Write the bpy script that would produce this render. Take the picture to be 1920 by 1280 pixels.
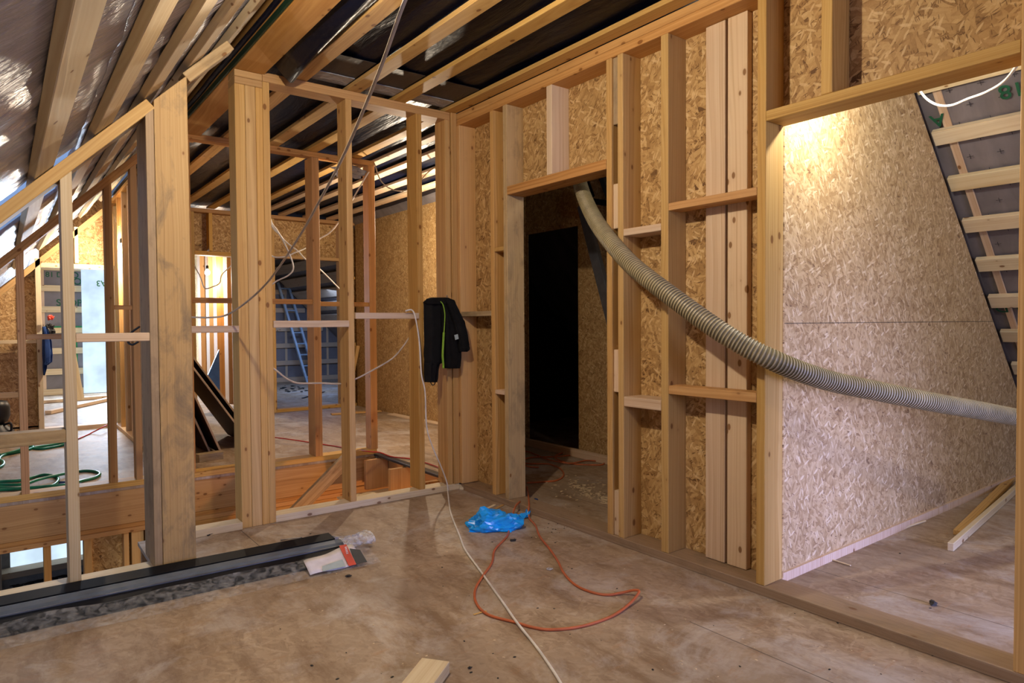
import bpy, bmesh, math, random
from mathutils import Vector, Matrix, noise as mnoise
random.seed(7)
for o in list(bpy.data.objects): bpy.data.objects.remove(o)
S = bpy.context.scene
C = S.collection

# ------------------------------------------------------------------ camera
CAMR = ((0.7947625, -0.6068811, -0.0069211), (-0.0215958, -0.0168814, -0.9996242), (0.6065362, 0.7946133, -0.0265228))
FPX = 1252.70
EYE = Vector((0, 0, 1.25))
R_, D_, F_ = [Vector(v) for v in CAMR]
cam = bpy.data.cameras.new('camera'); camo = bpy.data.objects.new('camera', cam); C.objects.link(camo)
cam.sensor_width = 36; cam.sensor_fit = 'HORIZONTAL'; cam.lens = FPX * 36 / 1920
cam.clip_start = 0.05; cam.clip_end = 100
camo.matrix_world = Matrix(((R_.x, -D_.x, -F_.x, 0), (R_.y, -D_.y, -F_.y, 0), (R_.z, -D_.z, -F_.z, 1.25), (0, 0, 0, 1)))
S.camera = camo
# ------------------------------------------------------------------ view
S.view_settings.view_transform = 'Standard'; S.view_settings.look = 'None'
S.view_settings.exposure = -0.08; S.view_settings.gamma = 1.0; S.view_settings.use_curve_mapping = False
# ------------------------------------------------------------------ daylight, partly assumed
W = bpy.data.worlds.new('world'); S.world = W; W.use_nodes = True
W.node_tree.nodes['Background'].inputs[0].default_value = (0.50, 0.64, 1.0, 1)
W.node_tree.nodes['Background'].inputs[1].default_value = 0.20
def area(name, loc, target, sx, sy, power, col):
    l = bpy.data.lights.new(name, 'AREA'); l.shape = 'RECTANGLE'; l.size = sx; l.size_y = sy; l.energy = power; l.color = col
    o = bpy.data.objects.new(name, l); C.objects.link(o); o.location = loc
    o.rotation_euler = (Vector(target) - Vector(loc)).to_track_quat('-Z', 'Y').to_euler()
    return o
_w = area('assumed_daylight_right', (3.25, -1.5, 0.55), (3.25, 1.75, 0.38), 0.8, 0.7, 19, (0.40, 0.44, 1.0)); _w.data.spread = math.radians(58)  # assumed low blue daylight for the right-hand room, no window built
area('assumed_daylight_far_right', (5.3, -3.4, 1.4), (4.4, 0.6, 0.0), 1.4, 1.2, 32, (0.45, 0.52, 1.0))  # wider area light for assumed daylight in the right-hand room, no opening built
area('assumed_daylight_rear', (0.9, -3.8, 1.9), (1.6, 2.0, 0.2), 1.8, 1.4, 90, (0.56, 0.60, 1.0))  # bare area light for assumed daylight behind the camera, no window there
area('window_daylight_gable', (1.55, 14.55, 1.3), (1.2, 7.0, 0.2), 0.7, 2.0, 330, (0.62, 0.78, 1.0))
area('skylight_daylight', (-0.55, 4.8, 1.05), (2.0, 5.6, 0.0), 0.8, 1.4, 6, (0.6, 0.75, 1.0))
area('assumed_daylight_ladder_room', (4.7, 12.2, 1.9), (4.7, 12.4, 0.0), 0.9, 1.0, 42, (0.36, 0.54, 1.0))  # assumed daylight, an area light inside the ladder room aimed down at its floor

def ray(px, py):
    return R_ * ((px - 960) / FPX) + D_ * ((py - 640) / FPX) + F_
def at(px, py, ax, v):
    d = ray(px, py); i = 'xyz'.index(ax); t = (v - EYE[i]) / d[i]
    return EYE + d * t
def dep(px, py, t):
    return EYE + ray(px, py) * t

# ------------------------------------------------------------------ node helper
class NT:
    def __init__(s, name):
        s.m = bpy.data.materials.new(name); s.m.use_nodes = True; s.t = s.m.node_tree; s.t.nodes.clear()
        s.out = s.n('ShaderNodeOutputMaterial')
    def n(s, ty, ins=None, **kw):
        nd = s.t.nodes.new(ty)
        for k, v in kw.items(): setattr(nd, k, v)
        for k, v in (ins or {}).items(): s.set(nd.inputs[k], v)
        return nd
    def set(s, inp, v):
        if isinstance(v, bpy.types.NodeSocket): s.t.links.new(v, inp)
        elif isinstance(v, bpy.types.Node): s.t.links.new(v.outputs[0], inp)
        else: inp.default_value = v
    def math(s, op, a, b=0.0, c=0.0, clamp=False):
        nd = s.n('ShaderNodeMath', operation=op, use_clamp=clamp); s.set(nd.inputs[0], a); s.set(nd.inputs[1], b); s.set(nd.inputs[2], c)
        return nd.outputs[0]
    def vm(s, op, a, b=(0, 0, 0), sc=None):
        nd = s.n('ShaderNodeVectorMath', operation=op); s.set(nd.inputs[0], a); s.set(nd.inputs[1], b)
        if sc is not None: s.set(nd.inputs['Scale'], sc)
        return nd.outputs[1] if op in ('LENGTH', 'DOT_PRODUCT') else nd.outputs[0]
    def mix(s, f, a, b, mode='MIX'):
        nd = s.n('ShaderNodeMix', data_type='RGBA', blend_type=mode); s.set(nd.inputs[0], f)
        for i, v in ((6, a), (7, b)):
            if isinstance(v, tuple) and len(v) == 3: v = v + (1,)
            s.set(nd.inputs[i], v)
        return nd.outputs[2]
    def ramp(s, f, stops, interp='LINEAR'):
        nd = s.n('ShaderNodeValToRGB'); s.set(nd.inputs[0], f); cr = nd.color_ramp; cr.interpolation = interp
        while len(cr.elements) < len(stops): cr.elements.new(0.5)
        for e, (p, c) in zip(cr.elements, stops):
            e.position = p; e.color = (c + (1,)) if isinstance(c, tuple) and len(c) == 3 else ((c, c, c, 1) if not isinstance(c, tuple) else c)
        return nd.outputs[0]
    def mr(s, v, a, b, c=0.0, d=1.0):
        nd = s.n('ShaderNodeMapRange'); s.set(nd.inputs[0], v)
        for i, x in zip((1, 2, 3, 4), (a, b, c, d)): s.set(nd.inputs[i], x)
        return nd.outputs[0]
    def noise(s, vec, scale=5.0, detail=3.0, rough=0.5, dist=0.0):
        nd = s.n('ShaderNodeTexNoise'); s.set(nd.inputs['Vector'], vec)
        nd.inputs['Scale'].default_value = scale; nd.inputs['Detail'].default_value = detail
        nd.inputs['Roughness'].default_value = rough; nd.inputs['Distortion'].default_value = dist
        return nd
    def bsdf(s, col, rough=0.6, spec=0.3, metal=0.0, bump=None, bs=0.3, bd=0.01, **kw):
        b = s.n('ShaderNodeBsdfPrincipled')
        if isinstance(col, tuple) and len(col) == 3: col = col + (1,)
        s.set(b.inputs['Base Color'], col); s.set(b.inputs['Roughness'], rough); s.set(b.inputs['Specular IOR Level'], spec); s.set(b.inputs['Metallic'], metal)
        for k, v in kw.items(): s.set(b.inputs[k.replace('_', ' ')], v)
        if bump is not None:
            bn = s.n('ShaderNodeBump'); bn.inputs['Strength'].default_value = bs; bn.inputs['Distance'].default_value = bd
            s.set(bn.inputs['Height'], bump); s.t.links.new(bn.outputs[0], b.inputs['Normal'])
        s.t.links.new(b.outputs[0], s.out.inputs[0]); return s.m

def pine(name, light, mid, dark, knot=(0.20, 0.075, 0.02), stain=0.0, boards=0.0):
    t = NT(name); co = t.n('ShaderNodeTexCoord').outputs['Object']; rnd = t.n('ShaderNodeObjectInfo').outputs['Random']
    off = t.n('ShaderNodeCombineXYZ', {0: t.math('MULTIPLY', rnd, 31.7), 1: t.math('MULTIPLY', rnd, 57.1), 2: t.math('MULTIPLY', rnd, 13.3)})
    p = t.vm('ADD', co, off.outputs[0])
    # growth rings around a pith that lies beside the stick
    w = t.noise(t.vm('MULTIPLY', p, (5, 5, 0.9)), 1.0, 2.0)
    px = t.n('ShaderNodeCombineXYZ', {0: t.math('SUBTRACT', t.math('MULTIPLY', rnd, 0.35), 0.18), 1: -0.07, 2: 0.0})
    q = t.vm('MULTIPLY', t.vm('ADD', co, px.outputs[0]), (1, 1, 0.02))
    rad = t.math('ADD', t.vm('LENGTH', q), t.math('MULTIPLY', w.outputs[0], 0.045))
    ringv = t.n('ShaderNodeCombineXYZ', {0: t.math('MULTIPLY', rad, 150.0), 1: rnd, 2: 0.0})
    ring = t.noise(ringv.outputs[0], 1.0, 1.0)
    fib = t.noise(t.vm('MULTIPLY', p, (130, 130, 2.2)), 1.0, 2.0)
    blot = t.noise(t.vm('MULTIPLY', p, (9, 9, 1.1)), 1.0, 3.0)
    g = t.math('ADD', t.math('MULTIPLY', ring.outputs[0], 0.62), t.math('ADD', t.math('MULTIPLY', fib.outputs[0], 0.18), t.math('MULTIPLY', blot.outputs[0], 0.2)))
    col = t.ramp(g, [(0.30, dark), (0.47, mid), (0.62, light)])
    col = t.mix(t.mr(blot.outputs[0], 0.35, 0.75, 0.0, 0.45), col, mid)
    # knots
    kn = t.n('ShaderNodeTexVoronoi', feature='F1'); t.set(kn.inputs['Vector'], t.vm('MULTIPLY', p, (15, 15, 8.5))); kn.inputs['Scale'].default_value = 1.0
    rs = t.n('ShaderNodeSeparateColor'); t.set(rs.inputs[0], kn.outputs['Color'])
    size = t.mr(rs.outputs[0], 0.45, 1.0, 0.0, 0.15)
    kd = t.math('SUBTRACT', kn.outputs['Distance'], size)
    km = t.mr(kd, 0.0, 0.05, 1.0, 0.0); halo = t.mr(kd, 0.0, 0.25, 0.30, 0.0)
    km = t.math('MULTIPLY', km, t.math('GREATER_THAN', rs.outputs[0], 0.62)); halo = t.math('MULTIPLY', halo, t.math('GREATER_THAN', rs.outputs[0], 0.62))
    col = t.mix(halo, col, dark); col = t.mix(t.math('MULTIPLY', km, 0.85), col, knot)
    if stain:
        sn = t.noise(t.vm('MULTIPLY', p, (9, 9, 3.5)), 1.0, 6.0, 0.7, 0.5)
        col = t.mix(t.mr(sn.outputs[0], 0.49, 0.68, 0.0, stain), col, (0.17, 0.13, 0.085))
    # sticks differ a little in tone
    hv = t.n('ShaderNodeHueSaturation'); t.set(hv.inputs['Color'], col); t.set(hv.inputs['Value'], t.mr(rnd, 0, 1, 0.82, 1.08))
    t.set(hv.inputs['Hue'], t.mr(t.math('FRACT', t.math('MULTIPLY', rnd, 7.3)), 0, 1, 0.498, 0.507))
    t.set(hv.inputs['Saturation'], t.mr(t.math('FRACT', t.math('MULTIPLY', rnd, 3.1)), 0, 1, 0.92, 1.08))
    return t.bsdf(hv.outputs[0], 0.62, 0.25, bump=g, bs=0.25, bd=0.002)

def osb(name, axis, tones, sc=1.0, dirt=None, seams=None, contrast=1.0, hard=0.9):
    """pressed strand board: six layers of long chips at different angles. axis = normal of the board"""
    t = NT(name); co = t.n('ShaderNodeTexCoord').outputs['Object']
    sp = t.n('ShaderNodeSeparateXYZ'); t.set(sp.inputs[0], co)
    a, b = {'x': (1, 2), 'y': (0, 2), 'z': (0, 1)}[axis]
    uv = t.n('ShaderNodeCombineXYZ', {0: sp.outputs[a], 1: sp.outputs[b], 2: 0.0}).outputs[0]
    wob = t.noise(uv, 9.0 / sc, 2.0); wob2 = t.vm('SCALE', t.vm('SUBTRACT', wob.outputs[1], (0.5, 0.5, 0.5)), sc=0.035 * sc)
    uvw = t.vm('ADD', uv, wob2)
    tone = None; edge = None
    angs = [12, 78, 141, 35, 108, 165, 58]
    for i, an in enumerate(angs):
        mp = t.n('ShaderNodeMapping', vector_type='POINT'); t.set(mp.inputs[0], uvw)
        mp.inputs['Rotation'].default_value = (0, 0, math.radians(an)); mp.inputs['Location'].default_value = (i * 3.17, i * 1.91, 0)
        st = t.vm('MULTIPLY', mp.outputs[0], ((8.5 + i) / sc, (40 + 6 * i) / sc, 1))
        vo = t.n('ShaderNodeTexVoronoi', feature='F1', voronoi_dimensions='2D'); t.set(vo.inputs['Vector'], st); vo.inputs['Scale'].default_value = 1.0
        cs = t.n('ShaderNodeSeparateColor'); t.set(cs.inputs[0], vo.outputs['Color'])
        tn = t.math('SUBTRACT', t.math('ADD', cs.outputs[0], 0.04), t.math('MULTIPLY', t.math('POWER', vo.outputs['Distance'], 2.0), 0.35))
        if tone is None: tone = tn
        else:
            m = t.math('MULTIPLY', t.math('GREATER_THAN', cs.outputs[1], 0.60 if i < 5 else 0.74), t.math('LESS_THAN', vo.outputs['Distance'], 0.58))
            m = t.math('MULTIPLY', m, hard)
            nd = t.n('ShaderNodeMix', data_type='FLOAT'); t.set(nd.inputs[0], m); t.set(nd.inputs[2], tone); t.set(nd.inputs[3], tn); tone = nd.outputs[0]
    fine = t.noise(uv, 140.0 / sc, 2.0)
    tone = t.math('ADD', tone, t.math('MULTIPLY', t.math('SUBTRACT', fine.outputs[0], 0.5), 0.35))
    tone2 = t.math('ADD', t.math('MULTIPLY', t.math('SUBTRACT', tone, 0.5), contrast), 0.5, clamp=True)
    col = t.ramp(tone2, [(0.0, tones[0]), (0.10, tones[1]), (0.5, tones[2]), (0.85, tones[3]), (1.0, tones[4])])
    big = t.noise(uv, 3.0, 3.0); col = t.mix(t.mr(big.outputs[0], 0.35, 0.7, 0.0, 0.20), col, tones[2])
    for an, sx, sy, th, cc, am in ((25, 30, 190, 0.93, tones[0], 0.8), (100, 34, 210, 0.94, tones[0], 0.75), (64, 17, 75, 0.92, tones[4], 0.75), (155, 15, 60, 0.93, tones[4], 0.7)):
        mp = t.n('ShaderNodeMapping', vector_type='POINT'); t.set(mp.inputs[0], uvw); mp.inputs['Rotation'].default_value = (0, 0, math.radians(an)); mp.inputs['Location'].default_value = (an * .7, an * .3, 0)
        vo = t.n('ShaderNodeTexVoronoi', feature='F1', voronoi_dimensions='2D'); t.set(vo.inputs['Vector'], t.vm('MULTIPLY', mp.outputs[0], (sx / sc, sy / sc, 1))); vo.inputs['Scale'].default_value = 1.0
        cs = t.n('ShaderNodeSeparateColor'); t.set(cs.inputs[0], vo.outputs['Color'])
        mk = t.math('MULTIPLY', t.math('GREATER_THAN', cs.outputs[0], th), t.mr(vo.outputs['Distance'], 0.30, 0.42, am * (0.35 if dirt else 1.0), 0.0)); col = t.mix(mk, col, cc)
    rough = 0.62
    if dirt:
        dn = t.noise(uv, 1.1, 6.0, 0.62); dn2 = t.noise(t.vm('MULTIPLY', uv, (3.0, 1.0, 1)), 2.7, 5.0, 0.7)
        col = t.mix(t.mr(dn.outputs[0], 0.36, 0.62, 0.15, 0.75), col, dirt[0])
        col = t.mix(t.mr(dn2.outputs[0], 0.48, 0.64, 0.0, 0.75), col, dirt[1])
        dn3 = t.noise(t.vm('ADD', uv, (7, 3, 0)), 1.9, 8.0, 0.72, 0.6)
        col = t.mix(t.mr(dn3.outputs[0], 0.50, 0.66, 0.0, 0.75), col, dirt[2])
        dn4 = t.noise(t.vm('MULTIPLY', uv, (2.0, 7.0, 1)), 3.0, 6.0, 0.7); col = t.mix(t.mr(dn4.outputs[0], 0.57, 0.70, 0.0, 0.45), col, (0.36, 0.19, 0.085))
        sk = t.noise(t.vm('MULTIPLY', uv, (70, 9, 1)), 1.0, 2.0); col = t.mix(t.mr(sk.outputs[0], 0.60, 0.68, 0.0, 0.22), col, (0.30, 0.22, 0.15))
    if seams:
        for (ax, v0, per, *lim) in seams:
            c = sp.outputs[ax]
            f = t.math('ABSOLUTE', t.math('SUBTRACT', t.math('FRACT', t.math('ADD', t.math('DIVIDE', t.math('SUBTRACT', c, v0), per), 0.5)), 0.5))
            f = t.math('MULTIPLY', f, per)
            mk = t.mr(f, 0.0015, 0.0035, 0.75, 0.0)
            if lim: oc = sp.outputs[1 - ax]; mk = t.math('MULTIPLY', mk, t.math('MULTIPLY', t.math('GREATER_THAN', oc, lim[0]), t.math('LESS_THAN', oc, lim[1])))
            col = t.mix(mk, col, (0.035, 0.025, 0.02))
    return t.bsdf(col, rough, 0.3, bump=tone2, bs=0.2, bd=0.003)

def plain(name, col, rough=0.5, spec=0.4, metal=0.0, **kw):
    t = NT(name); co = t.n('ShaderNodeTexCoord').outputs['Object']
    nz = t.noise(co, 14.0, 4.0)
    c = t.mix(t.mr(nz.outputs[0], 0.3, 0.7, 0.0, 1.0), tuple(x * 0.82 for x in col), tuple(min(1, x * 1.12) for x in col))
    return t.bsdf(c, rough, spec, metal, bump=nz.outputs[0], bs=0.12, bd=0.003, **kw)

def sheet(name, col, rough, scl=(3, 3, 3), bs=0.5, bd=0.03, spec=0.5, stretch=(1, 1, 1)):
    t = NT(name); co = t.n('ShaderNodeTexCoord').outputs['Object']
    v = t.vm('MULTIPLY', co, stretch)
    n1 = t.noise(v, scl[0], 4.0, 0.55, 0.6); n2 = t.noise(v, scl[1] * 4, 3.0, 0.6)
    h = t.math('ADD', n1.outputs[0], t.math('MULTIPLY', n2.outputs[0], 0.25))
    c = t.mix(t.mr(n1.outputs[0], 0.3, 0.7), tuple(x * 0.75 for x in col), tuple(x * 1.2 for x in col))
    return t.bsdf(c, rough, spec, bump=h, bs=bs, bd=bd)

def glow(name, col, power):
    t = NT(name); e = t.n('ShaderNodeEmission'); co = t.n('ShaderNodeTexCoord').outputs['Object']
    nz = t.noise(co, 2.5, 3.0); c = t.mix(t.mr(nz.outputs[0], 0.35, 0.65), tuple(x * 0.72 for x in col), col)
    t.set(e.inputs[0], c); e.inputs[1].default_value = power; t.t.links.new(e.outputs[0], t.out.inputs[0]); return t.m

def clear_film(name, tint=(0.8, 0.84, 0.88), amt=0.2, rough=0.22):
    t = NT(name); tr = t.n('ShaderNodeBsdfTransparent'); gl = t.n('ShaderNodeBsdfPrincipled')
    gl.inputs['Base Color'].default_value = tint + (1,); gl.inputs['Roughness'].default_value = rough
    co = t.n('ShaderNodeTexCoord').outputs['Object']; nz = t.noise(co, 28.0, 4.0, 0.6, 1.0)
    bn = t.n('ShaderNodeBump'); bn.inputs['Strength'].default_value = 0.9; bn.inputs['Distance'].default_value = 0.02
    t.set(bn.inputs['Height'], nz.outputs[0]); t.t.links.new(bn.outputs[0], gl.inputs['Normal'])
    mx = t.n('ShaderNodeMixShader'); t.set(mx.inputs[0], t.mr(nz.outputs[0], 0.40, 0.68, amt * 0.25, amt * 2.2))
    t.t.links.new(tr.outputs[0], mx.inputs[1]); t.t.links.new(gl.outputs[0], mx.inputs[2]); t.t.links.new(mx.outputs[0], t.out.inputs[0]); return t.m

OT = [(0.13, 0.062, 0.022), (0.32, 0.18, 0.066), (0.47, 0.295, 0.12), (0.585, 0.395, 0.18), (0.70, 0.52, 0.28)]
OT2 = [(0.17, 0.09, 0.045), (0.34, 0.21, 0.09), (0.50, 0.345, 0.165), (0.61, 0.445, 0.24), (0.78, 0.63, 0.39)]
M = dict(
 warm=pine('pine_warm', (0.66, 0.42, 0.165), (0.57, 0.335, 0.115), (0.41, 0.21, 0.065)),
 orange=pine('pine_orange', (0.60, 0.345, 0.14), (0.50, 0.26, 0.095), (0.36, 0.17, 0.055)),
 pale=pine('pine_pale', (0.74, 0.58, 0.42), (0.68, 0.50, 0.34), (0.55, 0.36, 0.22)),
 cream=pine('pine_cream', (0.78, 0.66, 0.44), (0.72, 0.58, 0.36), (0.60, 0.43, 0.23)),
 grey=pine('pine_weathered', (0.56, 0.42, 0.25), (0.47, 0.33, 0.18), (0.32, 0.215, 0.115), stain=0.55),
 stained=pine('pine_stained', (0.52, 0.35, 0.145), (0.46, 0.295, 0.11), (0.35, 0.205, 0.07), stain=0.75),
 dusty=pine('pine_dusty', (0.42, 0.30, 0.20), (0.36, 0.235, 0.14), (0.25, 0.15, 0.08), stain=0.5),
 osbx=osb('strand_board_x', 'x', OT, contrast=0.95), osby=osb('strand_board_y', 'y', OT, contrast=0.95), osbr=osb('strand_board_room', 'y', OT2, 0.95, seams=((2, 1.243, 50),), contrast=0.85), osbf=osb('strand_board_corridor', 'x', OT, 0.9, contrast=0.8),
 floor=osb('strand_board_floor', 'z', [(0.11, 0.07, 0.04), (0.28, 0.19, 0.115), (0.42, 0.305, 0.19), (0.50, 0.38, 0.26), (0.60, 0.49, 0.36)], 1.15,
           dirt=((0.31, 0.24, 0.18), (0.20, 0.125, 0.07), (0.52, 0.475, 0.44)), seams=((0, 2.26, 50, -5, 1.75), (0, 1.135, 50, 3.3, 5), (0, 3.24, 50, -5, 5.9), (1, 8.2, 50), (1, 11.0, 50)), contrast=0.7),
 black_sheet=sheet('black_membrane', (0.003, 0.005, 0.017), 0.36, (2.2, 2, 2), 0.5, 0.03, 0.12, (3.5, 0.8, 1)), brown_sheet=sheet('brown_grey_membrane', (0.045, 0.036, 0.032), 0.5, (2, 2, 2), 0.4, 0.02, 0.3, (3, 1, 1)),
 foil=sheet('silver_vapour_membrane', (0.36, 0.36, 0.42), 0.26, (3, 4, 3), 0.9, 0.035, 0.6, (1.2, 4.5, 1.2)),
 grey_sheet=sheet('grey_membrane', (0.20, 0.18, 0.185), 0.42, (2, 2, 2), 0.35, 0.02, 0.4, (1, 3, 1)),
 grey_board=sheet('grey_vapour_board', (0.20, 0.185, 0.195), 0.5, (2, 2, 2), 0.2, 0.01),
 steel_sheet=sheet('crumpled_grey_film', (0.30, 0.32, 0.36), 0.3, (6, 6, 6), 0.8, 0.03, 0.6),
 film=glow('daylit_film', (0.66, 0.84, 1.0), 1.4), film_soft=glow('daylit_skylight_film', (0.36, 0.55, 1.0), 0.75),
 bulb=glow('lit_bulb', (1.0, 0.93, 0.80), 40.0),
 black=plain('black_plastic', (0.012, 0.012, 0.014), 0.45), blackgloss=plain('black_painted_rail', (0.005, 0.006, 0.009), 0.55, 0.12),
 railblue=plain('blue_grey_rail', (0.115, 0.15, 0.20), 0.35, 0.5), dkgrey=plain('dark_metal', (0.06, 0.07, 0.085), 0.35, 0.5, 0.6),
 steel=plain('galvanised_steel', (0.22, 0.25, 0.31), 0.35, 0.5, 0.75), alu=plain('aluminium', (0.55, 0.72, 0.9), 0.4, 0.5, 0.2),
 cloth=plain('black_cloth', (0.009, 0.009, 0.010), 0.92, 0.1), lime=plain('lime_trim', (0.22, 0.42, 0.03), 0.6),
 navy=plain('navy_cloth', (0.02, 0.05, 0.17), 0.85, 0.2), patch=plain('pale_label', (0.40, 0.50, 0.52), 0.6), red=plain('red_plastic', (0.62, 0.06, 0.03), 0.5),
 white=plain('white_cable_sheath', (0.72, 0.69, 0.64), 0.45), greyc=plain('grey_cable_sheath', (0.50, 0.43, 0.34), 0.5), orangec=plain('orange_cable_sheath', (0.50, 0.13, 0.045), 0.5),
 redc=plain('red_line', (0.45, 0.03, 0.025), 0.5), green=plain('green_hose', (0.02, 0.25, 0.13), 0.35), greentape=plain('green_tape', (0.01, 0.23, 0.09), 0.45), greendark=plain('dark_green_tape', (0.006, 0.035, 0.018), 0.5), inkgreen=plain('green_ink', (0.01, 0.10, 0.045), 0.6), ink=plain('dark_ink', (0.03, 0.03, 0.035), 0.6),
 hose=plain('hose_wall', (0.22, 0.185, 0.10), 0.45, 0.4), hoserib=plain('hose_rib', (0.40, 0.35, 0.215), 0.35, 0.5), blue=plain('blue_plastic_bag', (0.01, 0.36, 1.0), 0.22, 0.6),
 paper=plain('white_paper', (0.74, 0.72, 0.78), 0.6), wrap=clear_film('clear_wrap', amt=0.09), wrapend=clear_film('clear_wrap_end', (0.75, 0.78, 0.80), 0.45),
 brown=plain('brown_faced_panel', (0.055, 0.024, 0.012), 0.55), dust=plain('wood_dust', (0.62, 0.50, 0.34), 0.9, 0.1), dark=plain('dark_debris', (0.03, 0.028, 0.025), 0.8), nail=plain('steel_nail', (0.35, 0.35, 0.36), 0.3, 0.5, 0.9), concrete=plain('concrete_wall', (0.34, 0.34, 0.33), 0.8),
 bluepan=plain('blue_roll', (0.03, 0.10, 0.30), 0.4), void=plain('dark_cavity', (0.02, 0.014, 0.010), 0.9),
)

# ------------------------------------------------------------------ mesh helpers
def link(name, me, mat=None, parent=None, loc=None, rot=None):
    o = bpy.data.objects.new(name, me); C.objects.link(o)
    if mat is not None:
        for m in (mat if isinstance(mat, (list, tuple)) else [mat]): me.materials.append(M[m])
    if parent is not None: o.parent = parent
    if rot is not None: o.matrix_world = rot
    elif loc is not None: o.location = loc
    return o
def tag(o, label, cat, group=None, kind=None):
    o['label'] = label; o['category'] = cat
    if group: o['group'] = group
    if kind: o['kind'] = kind
    return o
def struct(o, label=None):
    o['kind'] = 'structure'
    if label: o['label'] = label
    return o
def empty(name, loc, label, cat, group=None, rz=0.0):
    o = bpy.data.objects.new(name, None); C.objects.link(o); o.location = loc; o.rotation_euler = (0, 0, rz); o.empty_display_size = 0.1
    return tag(o, label, cat, group)
def stick_mesh(name, length, a, b, bev=0.0025):
    """a stick along local +Z, centred on its axis, section a x b, eased edges"""
    bm = bmesh.new(); bmesh.ops.create_cube(bm, size=1)
    for v in bm.verts: v.co = Vector((v.co.x * a, v.co.y * b, (v.co.z + 0.5) * length))
    bmesh.ops.bevel(bm, geom=bm.edges[:], offset=min(bev, a * 0.2, b * 0.2), segments=1, affect='EDGES')
    me = bpy.data.meshes.new(name); bm.to_mesh(me); bm.free(); return me
def frame(p0, zdir, up):
    z = zdir.normalized(); y = up - z * up.dot(z); y.normalize(); x = y.cross(z)
    return Matrix(((x.x, y.x, z.x, p0.x), (x.y, y.y, z.y, p0.y), (x.z, y.z, z.z, p0.z), (0, 0, 0, 1)))
def beam(name, p0, p1, a, b, mat, label=None, cat=None, group=None, up=(0, 0, 1), parent=None):
    """stick from p0 to p1; b is measured along 'up', a across it"""
    p0 = Vector(p0); p1 = Vector(p1)
    o = link(name, stick_mesh(name, (p1 - p0).length, a, b), mat, parent, rot=frame(p0, p1 - p0, Vector(up)))
    if label: tag(o, label, cat, group)
    return o
def box(name, x0, x1, y0, y1, z0, z1, mat, label=None, cat=None, group=None, parent=None):
    """axis-aligned timber, its grain along its longest side"""
    d = (x1 - x0, y1 - y0, z1 - z0); L = max(range(3), key=lambda i: d[i])
    c = [(x0 + x1) / 2, (y0 + y1) / 2, (z0 + z1) / 2]; p0 = list(c); p1 = list(c)
    p0[L] = (x0, y0, z0)[L]; p1[L] = (x1, y1, z1)[L]
    up = {0: (0, 0, 1), 1: (0, 0, 1), 2: (0, 1, 0)}[L]; ub = {0: 2, 1: 2, 2: 1}[L]; ua = 3 - L - ub
    return beam(name, p0, p1, d[ua], d[ub], mat, label, cat, group, up, parent)
def boxes_bm(L):
    bm = bmesh.new()
    for (x0, x1, y0, y1, z0, z1) in L:
        r = bmesh.ops.create_cube(bm, size=1)
        for v in r['verts']: v.co = Vector(((x0 + x1) / 2 + v.co.x * (x1 - x0), (y0 + y1) / 2 + v.co.y * (y1 - y0), (z0 + z1) / 2 + v.co.z * (z1 - z0)))
    return bm
def slab(name, L, mat, label=None):
    bm = boxes_bm(L); me = bpy.data.meshes.new(name); bm.to_mesh(me); bm.free(); return struct(link(name, me, mat), label)
def prism(name, pts, thick, axis, v, mat):
    """polygon pts in the plane normal to axis at value v, given real thickness"""
    bm = bmesh.new(); i = 'xyz'.index(axis); A = []; B = []
    for (a, b) in pts:
        p = [a, b]; p.insert(i, v); q = list(p); q[i] += thick
        A.append(bm.verts.new(p)); B.append(bm.verts.new(q))
    bm.faces.new(A); bm.faces.new(B[::-1])
    for k in range(len(A)): bm.faces.new((A[k], B[k], B[(k + 1) % len(A)], A[(k + 1) % len(A)]))
    bmesh.ops.recalc_face_normals(bm, faces=bm.faces[:]); me = bpy.data.meshes.new(name); bm.to_mesh(me); bm.free()
    return link(name, me, mat)
def smooth_path(pts, n=8, closed=False):
    P = [Vector(p) for p in pts]; out = []; N = len(P)
    rng = range(N) if closed else range(N - 1)
    for i in rng:
        a, b, c, d = (P[(i - 1) % N], P[i], P[(i + 1) % N], P[(i + 2) % N]) if closed else (P[max(i - 1, 0)], P[i], P[i + 1], P[min(i + 2, N - 1)])
        for k in range(n):
            t = k / n
            out.append(0.5 * ((2 * b) + (c - a) * t + (2 * a - 5 * b + 4 * c - d) * t * t + (3 * b - a - 3 * c + d) * t ** 3))
    if not closed: out.append(P[-1])
    return out
def tube_bm(path, rad, seg=8, bm=None, matf=None, closed=False):
    bm = bm or bmesh.new(); rings = []; up = Vector((0.13, 0.21, 0.97)); n = len(path)
    for i, p in enumerate(path):
        t = (path[(i + 1) % n] - path[i - 1]) if closed else (path[min(i + 1, n - 1)] - path[max(i - 1, 0)])
        if t.length < 1e-7: t = Vector((0, 0, 1))
        t.normalize(); x = up.cross(t)
        if x.length < 0.05: x = Vector((1, 0, 0)).cross(t)
        x.normalize(); y = t.cross(x); up = y
        r = rad(i) if callable(rad) else rad
        rings.append([bm.verts.new(p + (x * math.cos(2 * math.pi * k / seg) + y * math.sin(2 * math.pi * k / seg)) * r) for k in range(seg)])
    for i in range(n if closed else n - 1):
        A = rings[i]; B = rings[(i + 1) % n]
        for k in range(seg):
            f = bm.faces.new((A[k], A[(k + 1) % seg], B[(k + 1) % seg], B[k])); f.smooth = True
            if matf: f.material_index = matf(i)
    if not closed: bm.faces.new(rings[0][::-1]); bm.faces.new(rings[-1])
    return bm
def tube(name, pts, rad, mat, label=None, cat=None, group=None, parent=None, n=8, seg=8, closed=False):
    bm = tube_bm(smooth_path(pts, n, closed), rad, seg, closed=closed); me = bpy.data.meshes.new(name); bm.to_mesh(me); bm.free()
    o = link(name, me, mat, parent)
    if label: tag(o, label, cat, group)
    return o
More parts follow.
